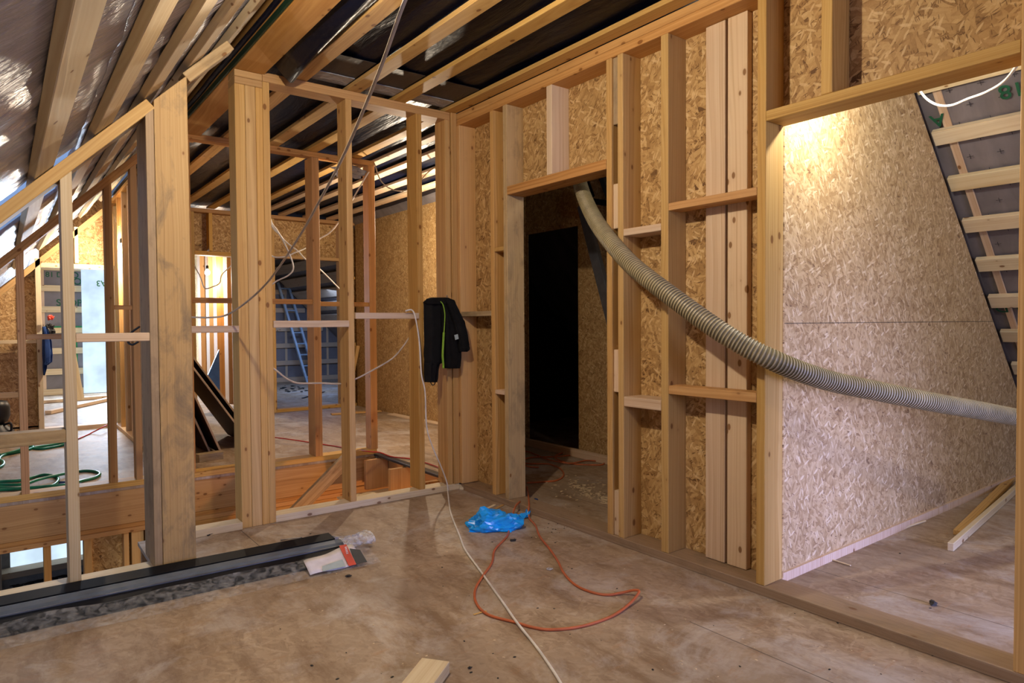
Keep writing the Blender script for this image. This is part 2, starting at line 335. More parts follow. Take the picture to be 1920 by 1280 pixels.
def loft(name, rings, mat, parent=None, cap=True, smooth=True):
    bm = bmesh.new(); R = [[bm.verts.new(p) for p in r] for r in rings]; n = len(R[0])
    for i in range(len(R) - 1):
        for k in range(n):
            f = bm.faces.new((R[i][k], R[i][(k + 1) % n], R[i + 1][(k + 1) % n], R[i + 1][k])); f.smooth = smooth
    if cap:
        bm.faces.new(R[0][::-1]); bm.faces.new(R[-1])
    bmesh.ops.recalc_face_normals(bm, faces=bm.faces[:])
    me = bpy.data.meshes.new(name); bm.to_mesh(me); bm.free(); return link(name, me, mat, parent)
def letters(name, s, size, mat, origin, xdir, ydir, parent=None, depth=0.0006):
    cu = bpy.data.curves.new(name, 'FONT'); cu.body = s; cu.size = size; cu.extrude = depth; cu.align_x = 'CENTER'; cu.align_y = 'CENTER'; cu.offset = size * 0.012
    tmp = bpy.data.objects.new(name, cu); C.objects.link(tmp); bpy.context.view_layer.update()
    me = bpy.data.meshes.new_from_object(tmp.evaluated_get(bpy.context.evaluated_depsgraph_get())); bpy.data.objects.remove(tmp)
    x = Vector(xdir).normalized(); y = Vector(ydir); y = (y - x * y.dot(x)).normalized(); z = x.cross(y); o = Vector(origin)
    me.materials.clear()
    return link(name, me, mat, parent, rot=Matrix(((x.x, y.x, z.x, o.x), (x.y, y.y, z.y, o.y), (x.z, y.z, z.z, o.z), (0, 0, 0, 1))))
def lamp(name, loc, power, col, label, cable, size=0.03, visible=True):
    t = empty(name, loc, label, 'lamp')
    L = Vector(loc)
    rings = []
    for z, r in ((-0.072, 0.004), (-0.068, 0.022), (-0.045, 0.038), (-0.015, 0.038), (0.012, 0.022), (0.025, 0.014)):
        rings.append([Vector((r * math.cos(a * math.pi / 8), r * math.sin(a * math.pi / 8), z)) for a in range(16)])
    loft('bulb', rings, 'bulb', t)
    rings = [[Vector((r * math.cos(a * math.pi / 8), r * math.sin(a * math.pi / 8), z)) for a in range(16)] for z, r in ((0.026, 0.02), (0.03, 0.022), (0.075, 0.02), (0.085, 0.008))]
    loft('socket', rings, 'black', t)
    tube('cord', [Vector((0, 0, 0.083))] + [Vector(c) - L for c in cable], 0.004, 'white', parent=t)
    l = bpy.data.lights.new(name + '_light', 'POINT'); l.energy = power; l.color = col; l.shadow_soft_size = size
    o = bpy.data.objects.new(name + '_light', l); C.objects.link(o); o.parent = t; o.location = (0, 0, -0.11)
    return t

# ================================================================== SETTING
ZC = 2.823            # underside of the ceiling battens
# floor with the stair opening left out
slab('floor', [(-1.75, 7.06, -3.2, 3.80, -0.022, 0), (0.60, 7.06, 3.80, 4.38, -0.022, 0), (2.86, 7.06, 4.38, 5.94, -0.022, 0),
               (-1.75, 7.06, 5.94, 14.9, -0.022, 0)], 'floor', 'dusty strand board floor around the stair opening')
# ceiling membrane with a sag between the battens
def ceiling_sheet():
    bm = bmesh.new(); nx, ny = 80, 90; x0, x1, y0, y1 = 1.12, 4.45, -3.2, 14.8; G = []
    for j in range(ny + 1):
        row = []
        for i in range(nx + 1):
            x = x0 + (x1 - x0) * i / nx; y = y0 + (y1 - y0) * j / ny
            z = 2.874 + 0.008 * math.sin(x * 17 + 0.7 * math.sin(y)) * (0.4 + 0.6 * abs(math.sin(y * 1.3))) + 0.008 * mnoise.noise(Vector((x * 5, y * 2, 0)))
            row.append(bm.verts.new((x, y, z)))
        G.append(row)
    for j in range(ny):
        for i in range(nx):
            f = bm.faces.new((G[j][i], G[j][i + 1], G[j + 1][i + 1], G[j + 1][i])); f.smooth = True
    r = bmesh.ops.extrude_face_region(bm, geom=bm.faces[:])
    for v in [g for g in r['geom'] if isinstance(g, bmesh.types.BMVert)]: v.co.z += 0.012
    bmesh.ops.recalc_face_normals(bm, faces=bm.faces[:]); me = bpy.data.meshes.new('ceiling'); bm.to_mesh(me); bm.free()
    return struct(link('ceiling', me, 'black_sheet'), 'black membrane above the ceiling battens')
ceiling_sheet()
# left roof slope, plane z = x + 1.82 (membrane side), the skylight left open
def slope_sheet(name, rects, c, sgn, mat, label, amp=0.006):
    """rects (x0,x1,y0,y1) on the plane z = c + sgn*x"""
    bm = bmesh.new()
    for (x0, x1, y0, y1) in rects:
        nx = max(2, int((x1 - x0) / 0.06)); ny = max(2, int((y1 - y0) / 0.12)); G = []
        for j in range(ny + 1):
            row = []
            for i in range(nx + 1):
                x = x0 + (x1 - x0) * i / nx; y = y0 + (y1 - y0) * j / ny
                h = amp * mnoise.noise(Vector((x * 6, y * 9, 3.1)))
                row.append(bm.verts.new((x - sgn * h, y, c + sgn * x + h)))
            G.append(row)
        for j in range(ny):
            for i in range(nx):
                f = bm.faces.new((G[j][i], G[j][i + 1], G[j + 1][i + 1], G[j + 1][i])); f.smooth = True
    r = bmesh.ops.extrude_face_region(bm, geom=bm.faces[:])
    for v in [g for g in r['geom'] if isinstance(g, bmesh.types.BMVert)]: v.co.z += 0.03; v.co.x -= sgn * 0.03
    bmesh.ops.recalc_face_normals(bm, faces=bm.faces[:]); me = bpy.data.meshes.new(name); bm.to_mesh(me); bm.free()
    return struct(link(name, me, mat), label)
slope_sheet('ceiling_slope_left', [(-1.75, -0.80, -3.2, 14.9), (-0.80, 0.31, -3.2, 3.95), (-0.80, 0.31, 5.35, 14.9), (0.31, 1.16, -3.2, 14.9)], 1.835, 1, 'foil', 'silvery membrane under the left roof slope', 0.012)
slope_sheet('ceiling_slope_right', [(4.25, 7.06, -3.2, 14.9)], 7.06 + 0.075, -1, 'grey_sheet', 'dark grey membrane under the right roof slope', 0.002)
sky = slope_sheet('window_1', [(-0.80, 0.31, 3.95, 5.35)], 1.86, 1, 'film_soft', 'daylit plastic film over the skylight opening')
# ---- board linings
XO = 2.885
slab('wall_right', [(XO, XO + 0.012, 1.704, 2.657, 0.045, 2.74), (XO, XO + 0.012, 2.657, 3.677, 2.18, 2.74), (XO, XO + 0.012, 3.66, 4.30, 0.045, 2.74),
                    (XO, XO + 0.012, -0.6, 1.704, 2.195, 2.74)], 'osbx', 'strand board lining behind the studs of the right wall')
o = prism('wall_right_room', [(2.897, 0.0), (7.0, 0.0), (7.0, 0.02), (6.94, 0.075), (4.30, 2.715), (4.16, 2.83), (2.897, 2.83)], 0.012, 'y', 1.752, 'osbr')
struct(o, 'strand board wall cut along the roof slope in the right-hand room')
slab('baseboard_right_room', [(2.90, 6.9, 1.738, 1.752, 0.0, 0.045)], 'pale', 'timber sole strip along the foot of the board wall')
slab('wall_corridor', [(4.35, 4.362, 1.76, 4.66, 0, 2.83), (4.35, 4.362, 5.42, 9.65, 0, 2.83), (4.35, 4.362, 4.66, 5.42, 2.17, 2.83)], 'osbf', 'strand board wall across the corridor with a dark doorway')
slab('wall_light_block', [(2.90, 3.55, 4.58, 4.60, 0, 2.83), (3.55, 3.57, 4.58, 5.45, 0, 2.83), (3.55, 4.35, 5.45, 5.47, 0, 2.83)], 'osby', 'unseen added boards that keep the far bulb off the corridor')  # added out of sight to stop lamp light spilling into the corridor
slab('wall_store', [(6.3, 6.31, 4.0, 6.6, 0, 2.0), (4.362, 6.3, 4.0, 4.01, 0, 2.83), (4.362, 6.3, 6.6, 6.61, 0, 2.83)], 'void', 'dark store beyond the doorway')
YD = 9.80
slab('wall_back', [(0.60, 1.08, YD, YD + .012, 2.02, 2.9), (-1.75, 0.34, YD, YD + .012, 0, 0.07)], 'osby', 'strand board lining of the far wall')
struct(prism('wall_back_left', [(-1.7, 0.05), (0.37, 0.05), (0.37, 2.07), (-1.7, 0.12)], 0.012, 'y', YD, 'osby'), 'strand board gable panel left of the far doorway')
struct(prism('wall_back_gable', [(0.37, 1.98), (1.20, 1.98), (1.20, 2.85), (1.06, 2.85), (0.37, 2.16)], 0.012, 'y', YD + 0.001, 'osby'), 'strand board above the left far doorway')
slab('wall_back_centre', [(1.25, 2.06, YD, YD + .012, 0, 2.83), (2.06, 4.12, YD, YD + .012, 2.27, 2.83), (4.12, 6.0, YD, YD + .012, 0, 2.83)], 'osby', 'strand board above and beside the far doorways')
# gable end far away
slab('wall_gable', [(-1.7, 1.36, 14.80, 14.83, 0, 3.2), (1.36, 1.72, 14.80, 14.83, 2.15, 3.2), (1.72, 7.0, 14.80, 14.83, 0, 3.2)], 'grey_board', 'grey vapour board on the far gable')
w2 = slab('window_2', [(1.18, 1.74, 14.60, 14.61, 0.02, 2.42)], 'film', 'daylit plastic sheet hanging over the gable window')

# ================================================================== RIGHT WALL FRAME
X0, X1 = 2.740, 2.885
box('sole_plate', X0 - .005, X1, 0.30, 4.20, 0, 0.045, 'dusty', 'long brown sole plate on the floor under the right-hand stud wall', 'timber plate')
box('top_plate', X0, X1, -0.6, 4.30, 2.732, 2.777, 'orange', 'lower of two orange top plates over the right-hand studs', 'timber plate', 'doubled top plates of the right wall')
box('top_plate', X0, X1, -0.6, 4.30, 2.778, 2.823, 'orange', 'upper of two orange top plates over the right-hand studs', 'timber plate', 'doubled top plates of the right wall')
G = 'studs of the right-hand wall'
def stud(y0, y1, z0, z1, mat, label, x0=X0, x1=X1, name='stud'): return box(name, x0, x1, y0, y1, z0, z1, mat, label, 'stud', G)
stud(0.712, 0.760, 0.045, 2.732, 'warm', 'stud at the very right edge of the photo, right side of the wide opening', 2.735)
stud(1.704, 1.748, 0.045, 2.732, 'warm', 'stud forming the left side of the wide opening, its side lit lilac')
stud(2.257, 2.305, 0.045, 2.732, 'warm', 'single stud between the short crosspiece bay and the twin board bay')
stud(2.571, 2.612, 0.045, 2.732, 'warm', 'nearer stud of the pair right of the door opening')
stud(2.657, 2.699, 0.045, 2.732, 'warm', 'farther stud of the pair, right jamb of the door opening')
stud(3.634, 3.678, 0.045, 2.732, 'grey', 'grey stained stud, left jamb of the door opening')
stud(3.789, 3.830, 0.045, 2.732, 'warm', 'stud just left of the grey stained door jamb')
stud(4.220, 4.265, 0.045, 2.732, 'warm', 'last stud of the right wall, in the corner beside the jacket')
stud(3.168, 3.219, 2.180, 2.732, 'pale', 'short pale stud over the door header')
stud(1.405, 1.452, 2.195, 2.732, 'warm', 'short stud over the header of the wide opening')
box('packer', X0 + .012, X1 - .01, 2.6125, 2.6565, 0.045, 0.30, 'pale', 'bottom packing block between the two right door studs', 'timber block', 'packers between the paired studs')
box('packer', X0 + .012, X1 - .01, 2.6125, 2.6565, 0.86, 1.10, 'pale', 'middle packing block between the two right door studs', 'timber block', 'packers between the paired studs')
box('packer', X0 + .012, X1 - .01, 2.6125, 2.6565, 1.78, 2.03, 'pale', 'upper middle packing block between the two right door studs', 'timber block', 'packers between the paired studs')
box('packer', X0 + .012, X1 - .01, 2.6125, 2.6565, 2.36, 2.73, 'grey', 'top grey packing block between the two right door studs', 'timber block', 'packers between the paired studs')
box('header', X0 - .002, X1, 2.700, 3.633, 2.122, 2.179, 'orange', 'orange header board over the door opening, corrugated hose below it', 'header')
box('header', X0 - .002, X1, 0.761, 1.703, 2.149, 2.194, 'warm', 'header board over the wide opening at right', 'header')
NG = 'crosspieces between the right-hand studs'
def nog(y0, y1, z0, z1, mat, label, xb=X1): return box('nogging', X0, xb, y0, y1, z0, z1, mat, label, 'crosspiece', NG)
nog(1.749, 2.256, 1.826, 1.864, 'orange', 'upper orange crosspiece in front of the twin boards', 2.842)
nog(1.749, 2.256, 0.880, 0.925, 'orange', 'lower orange crosspiece in front of the twin boards', 2.842)
nog(2.306, 2.570, 1.730, 1.768, 'pale', 'upper pale crosspiece left of the twin board bay')
nog(2.306, 2.570, 0.787, 0.842, 'pale', 'lower pale crosspiece left of the twin board bay')
nog(3.679, 3.788, 1.752, 1.780, 'warm', 'upper short crosspiece left of the grey door jamb')
nog(3.679, 3.788, 0.760, 0.790, 'pale', 'lower short crosspiece left of the grey door jamb')
nog(3.831, 4.219, 1.307, 1.342, 'grey', 'crosspiece right of the hanging black jacket')
for (y0, y1, m, l) in ((1.990, 2.104, 'pale', 'left one of two pale wide boards standing behind the orange crosspieces'), (1.868, 1.976, 'pale', 'right one of two pale wide boards standing behind the orange crosspieces')):
    box('upright_board', 2.845, XO, y0, y1, 0.047, 2.730, m, l, 'board', 'pair of upright boards')

# ================================================================== CROSS WALL WITH THE JACKET (back of the room)
YA = 4.260
box('sole_plate', 1.356, 2.735, YA - .005, YA + .11, 0, 0.045, 'cream', 'sole plate at the back of the room under the cross wall', 'timber plate')
box('sole_plate', 0.74, 1.149, YA - .02, YA + .09, 0, 0.045, 'cream', 'short fresh pine plate between the two big posts', 'timber plate')
box('top_plate', 1.318, 2.684, YA, YA + .14, 2.765, 2.823, 'orange', 'top plate of the cross wall behind the hanging cable', 'timber plate')
p = empty('post', (1.255, YA + .07, 0), 'big built-up post at the middle, carrying the roof beam', 'post', 'built-up posts')
beam('plank', (1.181, YA + .072, 0), (1.181, YA + .072, 2.72), 0.06, 0.145, 'warm', up=(0, 1, 0), parent=p)
beam('plank', (1.243, YA + .072, 0), (1.243, YA + .072, 2.72), 0.061, 0.145, 'warm', up=(0, 1, 0), parent=p)
beam('plank', (1.2955, YA + .072, 0), (1.2955, YA + .072, 2.72), 0.041, 0.145, 'warm', up=(0, 1, 0), parent=p)
beam('plank', (1.338, YA + .072, 0), (1.338, YA + .072, 2.764), 0.042, 0.145, 'warm', up=(0, 1, 0), parent=p)
beam('cap_block', (1.152, YA + .072, 2.742), (1.316, YA + .072, 2.742), 0.145, 0.042, 'warm', parent=p)
beam('cap_block', (1.152, YA + .072, 2.785), (1.316, YA + .072, 2.785), 0.145, 0.041, 'warm', parent=p)
for c in p.children:
    c.matrix_world = Matrix.Translation(-p.location) @ c.matrix_world
    c.matrix_parent_inverse = Matrix.Identity(4)
GA = 'studs of the cross wall'
def astud(x0, x1, m, l, z0=0.045, z1=2.765, y0=YA, y1=YA + .145): return box('stud', x0, x1, y0, y1, z0, z1, m, l, 'stud', GA)
astud(1.862, 1.905, 'warm', 'cross wall stud right of the middle post, the hanging cable passing before it')
astud(2.397, 2.442, 'warm', 'cross wall stud just left of the black jacket')
astud(2.640, 2.683, 'warm', 'cross wall end stud directly behind the black jacket')
astud(2.688, 2.735, 'warm', 'narrow corner stud rising past the top plate right of the jacket', 0.045, 2.823, YA - .012, YA + .13)
NA = 'crosspieces of the cross wall'
def anog(x0, x1, z0, z1, m, l): return box('nogging', x0, x1, YA - .02, YA + .024, z0, z1, m, l, 'crosspiece', NA)
anog(1.357, 1.861, 1.236, 1.280, 'pale', 'waist-high crosspiece between the middle post and the next stud')
anog(1.906, 2.396, 1.291, 1.333, 'pale', 'waist-high crosspiece left of the jacket, white cable looped over it')
anog(0.775, 1.149, 1.209, 1.250, 'pale', 'waist-high crosspiece between the stained post and the middle post')

# ================================================================== NEAR LEFT CROSS WALL WITH THE STAINED POST
YL = 3.670
box('sole_plate', -1.2, 0.764, YL, YL + .145, 0, 0.052, 'cream', 'sole plate at left beside the wrapped rails', 'timber plate')
p = empty('post', (0.67, YL, 0.052), 'dark-stained big post left of the middle, nearest to the camera', 'post', 'built-up posts')
def child_box(name, x0, x1, y0, y1, z0, z1, mat, par):
    o = box(name, x0, x1, y0, y1, z0, z1, mat); mw = o.matrix_world.copy(); o.parent = par
    o.matrix_parent_inverse = Matrix.Identity(4); o.matrix_basis = Matrix.Translation(-par.location) @ mw; return o
def slanted_top(o, m):
    return o
# upright pieces whose heads are cut along the roof slope
def cut_post(name, x0, x1, y0, y1, z0, c, mat, par=None, drop=0.0):
    bm = bmesh.new(); L = par.location if par else Vector((x0, y0, z0))
    V = [bm.verts.new(Vector(v) - L) for v in ((x0, y0, z0), (x1, y0, z0), (x1, y1, z0), (x0, y1, z0), (x0, y0, x0 + c), (x1, y0, x1 + c), (x1, y1, x1 + c), (x0, y1, x0 + c))]
    for f in ((0, 3, 2, 1), (4, 5, 6, 7), (0, 1, 5, 4), (1, 2, 6, 5), (2, 3, 7, 6), (3, 0, 4, 7)): bm.faces.new([V[k] for k in f])
    bmesh.ops.recalc_face_normals(bm, faces=bm.faces[:]); bmesh.ops.bevel(bm, geom=bm.edges[:], offset=0.002, segments=1, affect='EDGES')
    me = bpy.data.meshes.new(name); bm.to_mesh(me); bm.free()
    o = link(name, me, mat, par, loc=None if par else L); return o
cut_post('plank', 0.575, 0.611, YL, YL + .27, 0.052, 1.70, 'grey', p)
cut_post('wide_plank', 0.613, 0.764, YL, YL + .27, 0.052, 1.74, 'stained', p)
def sloped_plate(x0, x1, y0, y1, c0, c1, mat, label, grp):
    """plate following z = x + c, between c0 (underside) and c1 (top side)"""
    th = (c1 - c0) / math.sqrt(2); cm = (c0 + c1) / 2
    return beam('rake_plate', (x0, (y0 + y1) / 2, x0 + cm), (x1, (y0 + y1) / 2, x1 + cm), y1 - y0, th, mat, label, 'timber plate', grp, up=(-1, 0, 1))
sloped_plate(-1.4, 0.600, YL, YL + .145, 1.695, 1.772, 'warm', 'nearer sloping plate rising from the left edge to the stained post', 'sloping plates under the left roof')
sloped_plate(0.768, 0.985, YL + .03, YL + .145, 1.70, 1.772, 'grey', 'short sloping plate between the stained post and the roof beam', 'sloping plates under the left roof')
def lstud(x0, x1, m, l, z0=0.052, y0=YL, y1=YL + .145, c=1.695):
    o = cut_post('stud', x0, x1, y0, y1, z0, c, m); return tag(o, l, 'stud', 'studs under the nearer sloping plate')
lstud(0.224, 0.270, 'cream', 'pale stud standing on the left sole plate, third of the opening')
lstud(-0.38, -0.335, 'warm', 'stud of the near left cross wall, cut by the left edge')
box('nogging', 0.271, 0.574, YL, YL + .045, 1.178, 1.219, 'pale', 'waist-high crosspiece left of the stained post', 'crosspiece', 'crosspieces of the near left wall')
box('nogging', -0.334, 0.223, YL, YL + .10, 0.720, 0.779, 'grey', 'knee-high crosspiece at the left edge ending at the pale stud', 'crosspiece', 'crosspieces of the near left wall')

# ================================================================== ROOF BEAM AND CEILING BATTENS
box('roof_beam', 1.152, 1.330, -3.0, 6.20, 2.807, 3.00, 'orange', 'large orange roof beam resting on the middle post', 'beam')
box('edge_tape', 1.140, 1.151, -3.0, 6.20, 2.812, 2.85, 'greendark', 'dark green tape strip along the side of the roof beam', 'tape')
GB = 'ceiling battens under the black membrane'
cb = [(1.505, 1.602, 'first ceiling batten right of the big roof beam'), (1.872, 1.972, 'second ceiling batten right of the big roof beam'), (2.218, 2.320, 'third ceiling batten right of the big roof beam'),
      (2.640, 2.735, 'fourth ceiling batten, running against the right-hand top plates'), ]
for x0, x1, l in cb: box('ceiling_batten', x0, x1, -3.0, 9.65, ZC + .001, ZC + .029, 'warm', l, 'batten', GB)
for i, (x0, x1, l) in enumerate([(2.90, 2.985, 'fifth ceiling batten from the roof beam, seen beyond the cross wall'), (3.17, 3.275, 'sixth ceiling batten from the roof beam, seen beyond the cross wall'),
      (3.525, 3.66, 'seventh ceiling batten from the roof beam, over the far room'), (3.885, 4.01, 'eighth ceiling batten, next to the far strand board wall')]):
    box('ceiling_batten', x0, x1, 4.42 + 0.0 * i, 9.65, ZC + .001, ZC + .029, 'pale', l, 'batten', GB)
# battens of the left slope: underside on z = x + 1.775
GL = 'battens across the left roof slope'
for x0, x1, y0, y1, l in [(-0.70, -0.632, 3.2, 9.6, 'lowest visible batten of the left slope, across the skylight'), (-0.40, -0.332, 2.2, 9.6, 'second lowest batten of the left slope'), (-0.115, -0.045, 1.2, 9.6, 'batten of the left slope that crosses the bright skylight at the left edge'),
                  (0.132, 0.206, -3, 9.6, 'broad near batten running up the left top corner'), (0.364, 0.440, -3, 9.6, 'second batten from the left at the top edge'),
                  (0.575, 0.648, -3, 9.6, 'third batten from the left at the top edge'), (0.780, 0.850, -3, 9.6, 'fourth batten from the left at the top edge'),
                  (1.00, 1.06, -3, 9.6, 'uppermost batten of the left slope beside the green tape')]:
    cm = (x0 + x1) / 2; off = 0.019
    beam('roof_batten', (cm - off * .7, y0, cm + 1.777 + off * .7), (cm - off * .7, y1, cm + 1.777 + off * .7), (x1 - x0) * 1.414, 0.036, 'cream', l, 'batten', GL, up=(-1, 0, 1))
# loose black membrane flap by the roof beam
def flap():
    pts = [(1.335, 3.6, 2.80), (1.40, 4.05, 2.80), (1.478, 4.16, 2.60), (1.50, 4.02, 2.66), (1.50, 3.4, 2.83)]
    bm = bmesh.new(); top = [(1.335, 4.14 - .0, 2.86), (1.335, 3.2, 2.86), (1.50, 3.2, 2.86), (1.50, 4.14, 2.86)]
    n = 14; G = []
    for j in range(n + 1):
        t = j / n; y = 0.5 + 3.62 * t; s = 0.03 + 0.09 * t ** 6
        G.append([bm.verts.new((1.337 + 0.16 * k / 8, y + 0.02 * math.sin(k), 2.862 - s * math.sin(math.pi * (k / 8) ** 1.6) - 0.01 * t)) for k in range(9)])
    for j in range(n):
        for k in range(8):
            f = bm.faces.new((G[j][k], G[j][k + 1], G[j + 1][k + 1], G[j + 1][k])); f.smooth = True
    r = bmesh.ops.extrude_face_region(bm, geom=bm.faces[:])
    for v in [g for g in r['geom'] if isinstance(g, bmesh.types.BMVert)]: v.co.z += 0.003
    me = bpy.data.meshes.new('membrane_flap'); bm.to_mesh(me); bm.free()
    return tag(link('membrane_flap', me, 'black_sheet'), 'loose black membrane sagging between the roof beam and first batten', 'membrane')
flap()
for x0, x1, l in ((1.61, 1.865, 'left'), (1.98, 2.21, 'middle'), (2.33, 2.635, 'right')):
    box('membrane_band', x0, x1, 3.80, 4.24, 2.8535, 2.8565, 'brown_sheet', 'brown-grey membrane band between the ceiling battens above the cross wall, ' + l, 'membrane', 'membrane bands')
# crumpled films on the top plates
def crumple(name, c, size, mat, label, cat, seed, flat=(1, 1, 0.4), n=3):
    bm = bmesh.new(); bmesh.ops.create_icosphere(bm, subdivisions=n, radius=1)
    for v in bm.verts:
        d = v.co.normalized(); h = 0.65 + 0.55 * mnoise.noise(d * 2.1 + Vector((seed, 0, 0))) + 0.35 * abs(mnoise.noise(d * 5.3 + Vector((0, seed, 0))))
        v.co = Vector((d.x * flat[0], d.y * flat[1], d.z * flat[2])) * h * size
    me = bpy.data.meshes.new(name); bm.to_mesh(me); bm.free(); o = link(name, me, mat, loc=c); return tag(o, label, cat)
crumple('film_scrap', (2.62, 5.98, 2.70), 0.16, 'steel_sheet', 'crumpled grey film hanging by the corner of the inner frame', 'film', 3.3, (1.3, .4, .5))
crumple('film_scrap', (1.10, 6.00, 2.72), 0.13, 'steel_sheet', 'crumpled grey film hanging under the end of the roof beam', 'film', 8.3, (.9, .4, 1.0))
box('film_strip', 1.62, 1.86, 4.10, 4.255, 2.846, 2.852, 'steel_sheet', 'grey film strip showing above the cross wall plate, left', 'film', 'film strips above the top plate')
box('film_strip', 1.98, 2.21, 4.10, 4.255, 2.846, 2.852, 'steel_sheet', 'grey film strip showing above the cross wall plate, middle', 'film', 'film strips above the top plate')
box('film_strip', 2.33, 2.62, 4.10, 4.255, 2.846, 2.852, 'steel_sheet', 'grey film strip showing above the cross wall plate, right', 'film', 'film strips above the top plate')

# ================================================================== INNER FRAME BEYOND THE STAIR OPENING
YC = 5.940
box('sole_plate', -1.5, 2.875, YC, YC + .145, 0, 0.045, 'warm', 'plate along the far edge of the stair opening', 'timber plate')
box('rim_joist', -1.5, 2.86, YC + .002, YC + .06, -0.286, -0.023, 'orange', 'deep stained rim board below the far edge of the stair opening', 'beam')
box('lower_plate', -1.5, 2.60, YC, YC + .145, -0.322, -0.287, 'orange', 'upper of two plates under the rim board', 'timber plate', 'doubled plates below the rim board')
box('lower_plate', -1.5, 2.60, YC, YC + .145, -0.360, -0.323, 'orange', 'lower of two plates under the rim board', 'timber plate', 'doubled plates below the rim board')
box('top_plate', 1.10, 2.885, YC, YC + .10, 2.775, 2.822, 'orange', 'top plate of the inner frame beyond the stair opening', 'timber plate')
sloped_plate(-1.3, 1.10, YC, YC + .12, 1.66, 1.735, 'orange', 'farther sloping plate seen beyond the nearer one', 'sloping plates under the left roof')
GC = 'studs of the inner frame'
def cstud(x0, x1, m, l, z1=None, d=.12):
    if z1: return box('stud', x0, x1, YC, YC + d, 0.045, z1, m, l, 'stud', GC)
    o = cut_post('stud', x0, x1, YC, YC + d, 0.045, 1.66, m); return tag(o, l, 'stud', GC)
cstud(0.088, 0.136, 'orange', 'inner frame stud nearest the left edge')
cstud(0.640, 0.690, 'orange', 'inner frame stud before the bright gable window')
cstud(0.816, 0.860, 'orange', 'inner frame stud just left of the stained post')
cstud(1.204, 1.246, 'orange', 'inner frame stud just right of the stained post', 2.775)
cstud(2.262, 2.330, 'orange', 'inner frame stud in front of the ladder', 2.775, .17)
cstud(2.815, 2.884, 'orange', 'inner frame corner stud near the strand board wall', 2.775, .12)
NC = 'crosspieces of the inner frame'
for x0, x1, z0, z1, l in [(0.137, 0.639, 1.160, 1.198, 'inner crosspiece level with the waist rail at left'), (-1.0, 0.087, 0.745, 0.784, 'inner knee-high crosspiece at the left edge'),
                          (0.691, 0.815, 1.381, 1.414, 'inner crosspiece left of the stained post'), (1.247, 2.261, 1.440, 1.484, 'inner crosspiece running behind the middle post'),
                          (2.331, 2.814, 1.425, 1.465, 'inner crosspiece right of the ladder')]:
    box('nogging', x0, x1, YC + .01, YC + .055, z0, z1, 'orange', l, 'crosspiece', NC)
# right side of the stair opening
box('blocking', 2.935, 2.98, 4.40, 5.93, -0.30, -0.023, 'orange', 'blocking board under the right edge of the stair opening', 'beam')
box('joist', 2.70, 2.93, 5.82, 5.865, -0.31, -0.03, 'orange', 'farther orange-lit joist end at the right of the stair opening', 'joist', 'joist ends at the stair opening')
box('joist', 2.70, 2.93, 5.32, 5.365, -0.31, -0.03, 'orange', 'middle orange-lit joist end at the right of the stair opening', 'joist', 'joist ends at the stair opening')
box('joist', 2.70, 2.93, 4.70, 4.745, -0.31, -0.03, 'orange', 'nearer joist end at the right of the stair opening, behind the jacket stud', 'joist', 'joist ends at the stair opening')
box('floor_edge_strip', 2.835, 2.90, 4.40, 5.93, -0.018, 0.006, 'dkgrey', 'dark dusty edge strip along the right of the stair opening', 'strip')
box('trimmer', 2.52, 2.60, 4.45, 5.90, -0.40, -0.32, 'orange', 'lower trimmer below the joist ends', 'beam')
box('ledge_board', 2.40, 2.93, 5.45, 5.80, -0.335, -0.318, 'cream', 'small board lying below the joist ends', 'board')
beam('brace', (2.42, 5.62, 0.05), (1.62, 5.62, -0.62), 0.045, 0.11, 'grey', 'diagonal brace board crossing the stair opening', 'brace', up=(1, 0, 1))
box('edge_joist', 0.62, 2.85, 4.385, 4.43, -0.30, -0.023, 'orange', 'joist below the near edge of the stair opening', 'joist')
# storey below
GS = 'studs of the storey below'
for x0, x1, m, l in [(0.208, 0.254, 'orange', 'stud before the lit window of the storey below'), (0.458, 0.512, 'warm', 'yellow-lit stud left of the lower strand board'), (0.722, 0.757, 'warm', 'yellow-lit stud right of the lower strand board'), (0.775, 0.86, 'warm', 'wide stud of the storey below beside the stained post')]:
    box('stud', x0, x1, YC + .02, YC + .12, -2.7, -0.361, m, l, 'stud', GS)
box('lower_beam', 0.87, 2.60, YC, YC + .12, -0.60, -0.361, 'orange', 'deep beam under the doubled plates right of the stained post', 'beam')
slab('wall_lower_right', [(3.30, 3.32, 3.9, 7.0, -2.7, -0.023), (2.6, 3.3, 6.1, 6.12, -2.7, -0.30)], 'osbf', 'strand board below the floor at the right of the stair opening')
slab('wall_lower', [(0.512, 2.6, YC + .13, YC + .142, -2.7, -0.36), (-1.5, -0.45, 9.5, 9.55, -2.7, -0.36)], 'osby', 'strand board of the storey below')
slab('window_3', [(0.02, 1.30, 9.70, 9.72, -1.55, -0.50)], 'film', 'daylit window film of the storey below')
slab('wall_lower_sill', [(-0.5, 1.4, 9.52, 9.70, -2.7, -1.62), (-1.5, 0.02, 9.70, 9.75, -2.7, -0.3)], 'concrete', 'grey wall under the lower window')
box('window_sill', -0.2, 1.4, 9.48, 9.70, -1.62, -1.55, 'pale', 'timber sill of the lower window', 'sill')
box('stud', -0.16, -0.06, 9.40, 9.48, -2.2, -0.5, 'pale', 'pale stud left of the lower window', 'stud', GS)
slab('floor_lower', [(-2, 7, 2.5, 10.5, -2.75, -2.7)], 'concrete', 'floor of the storey below')

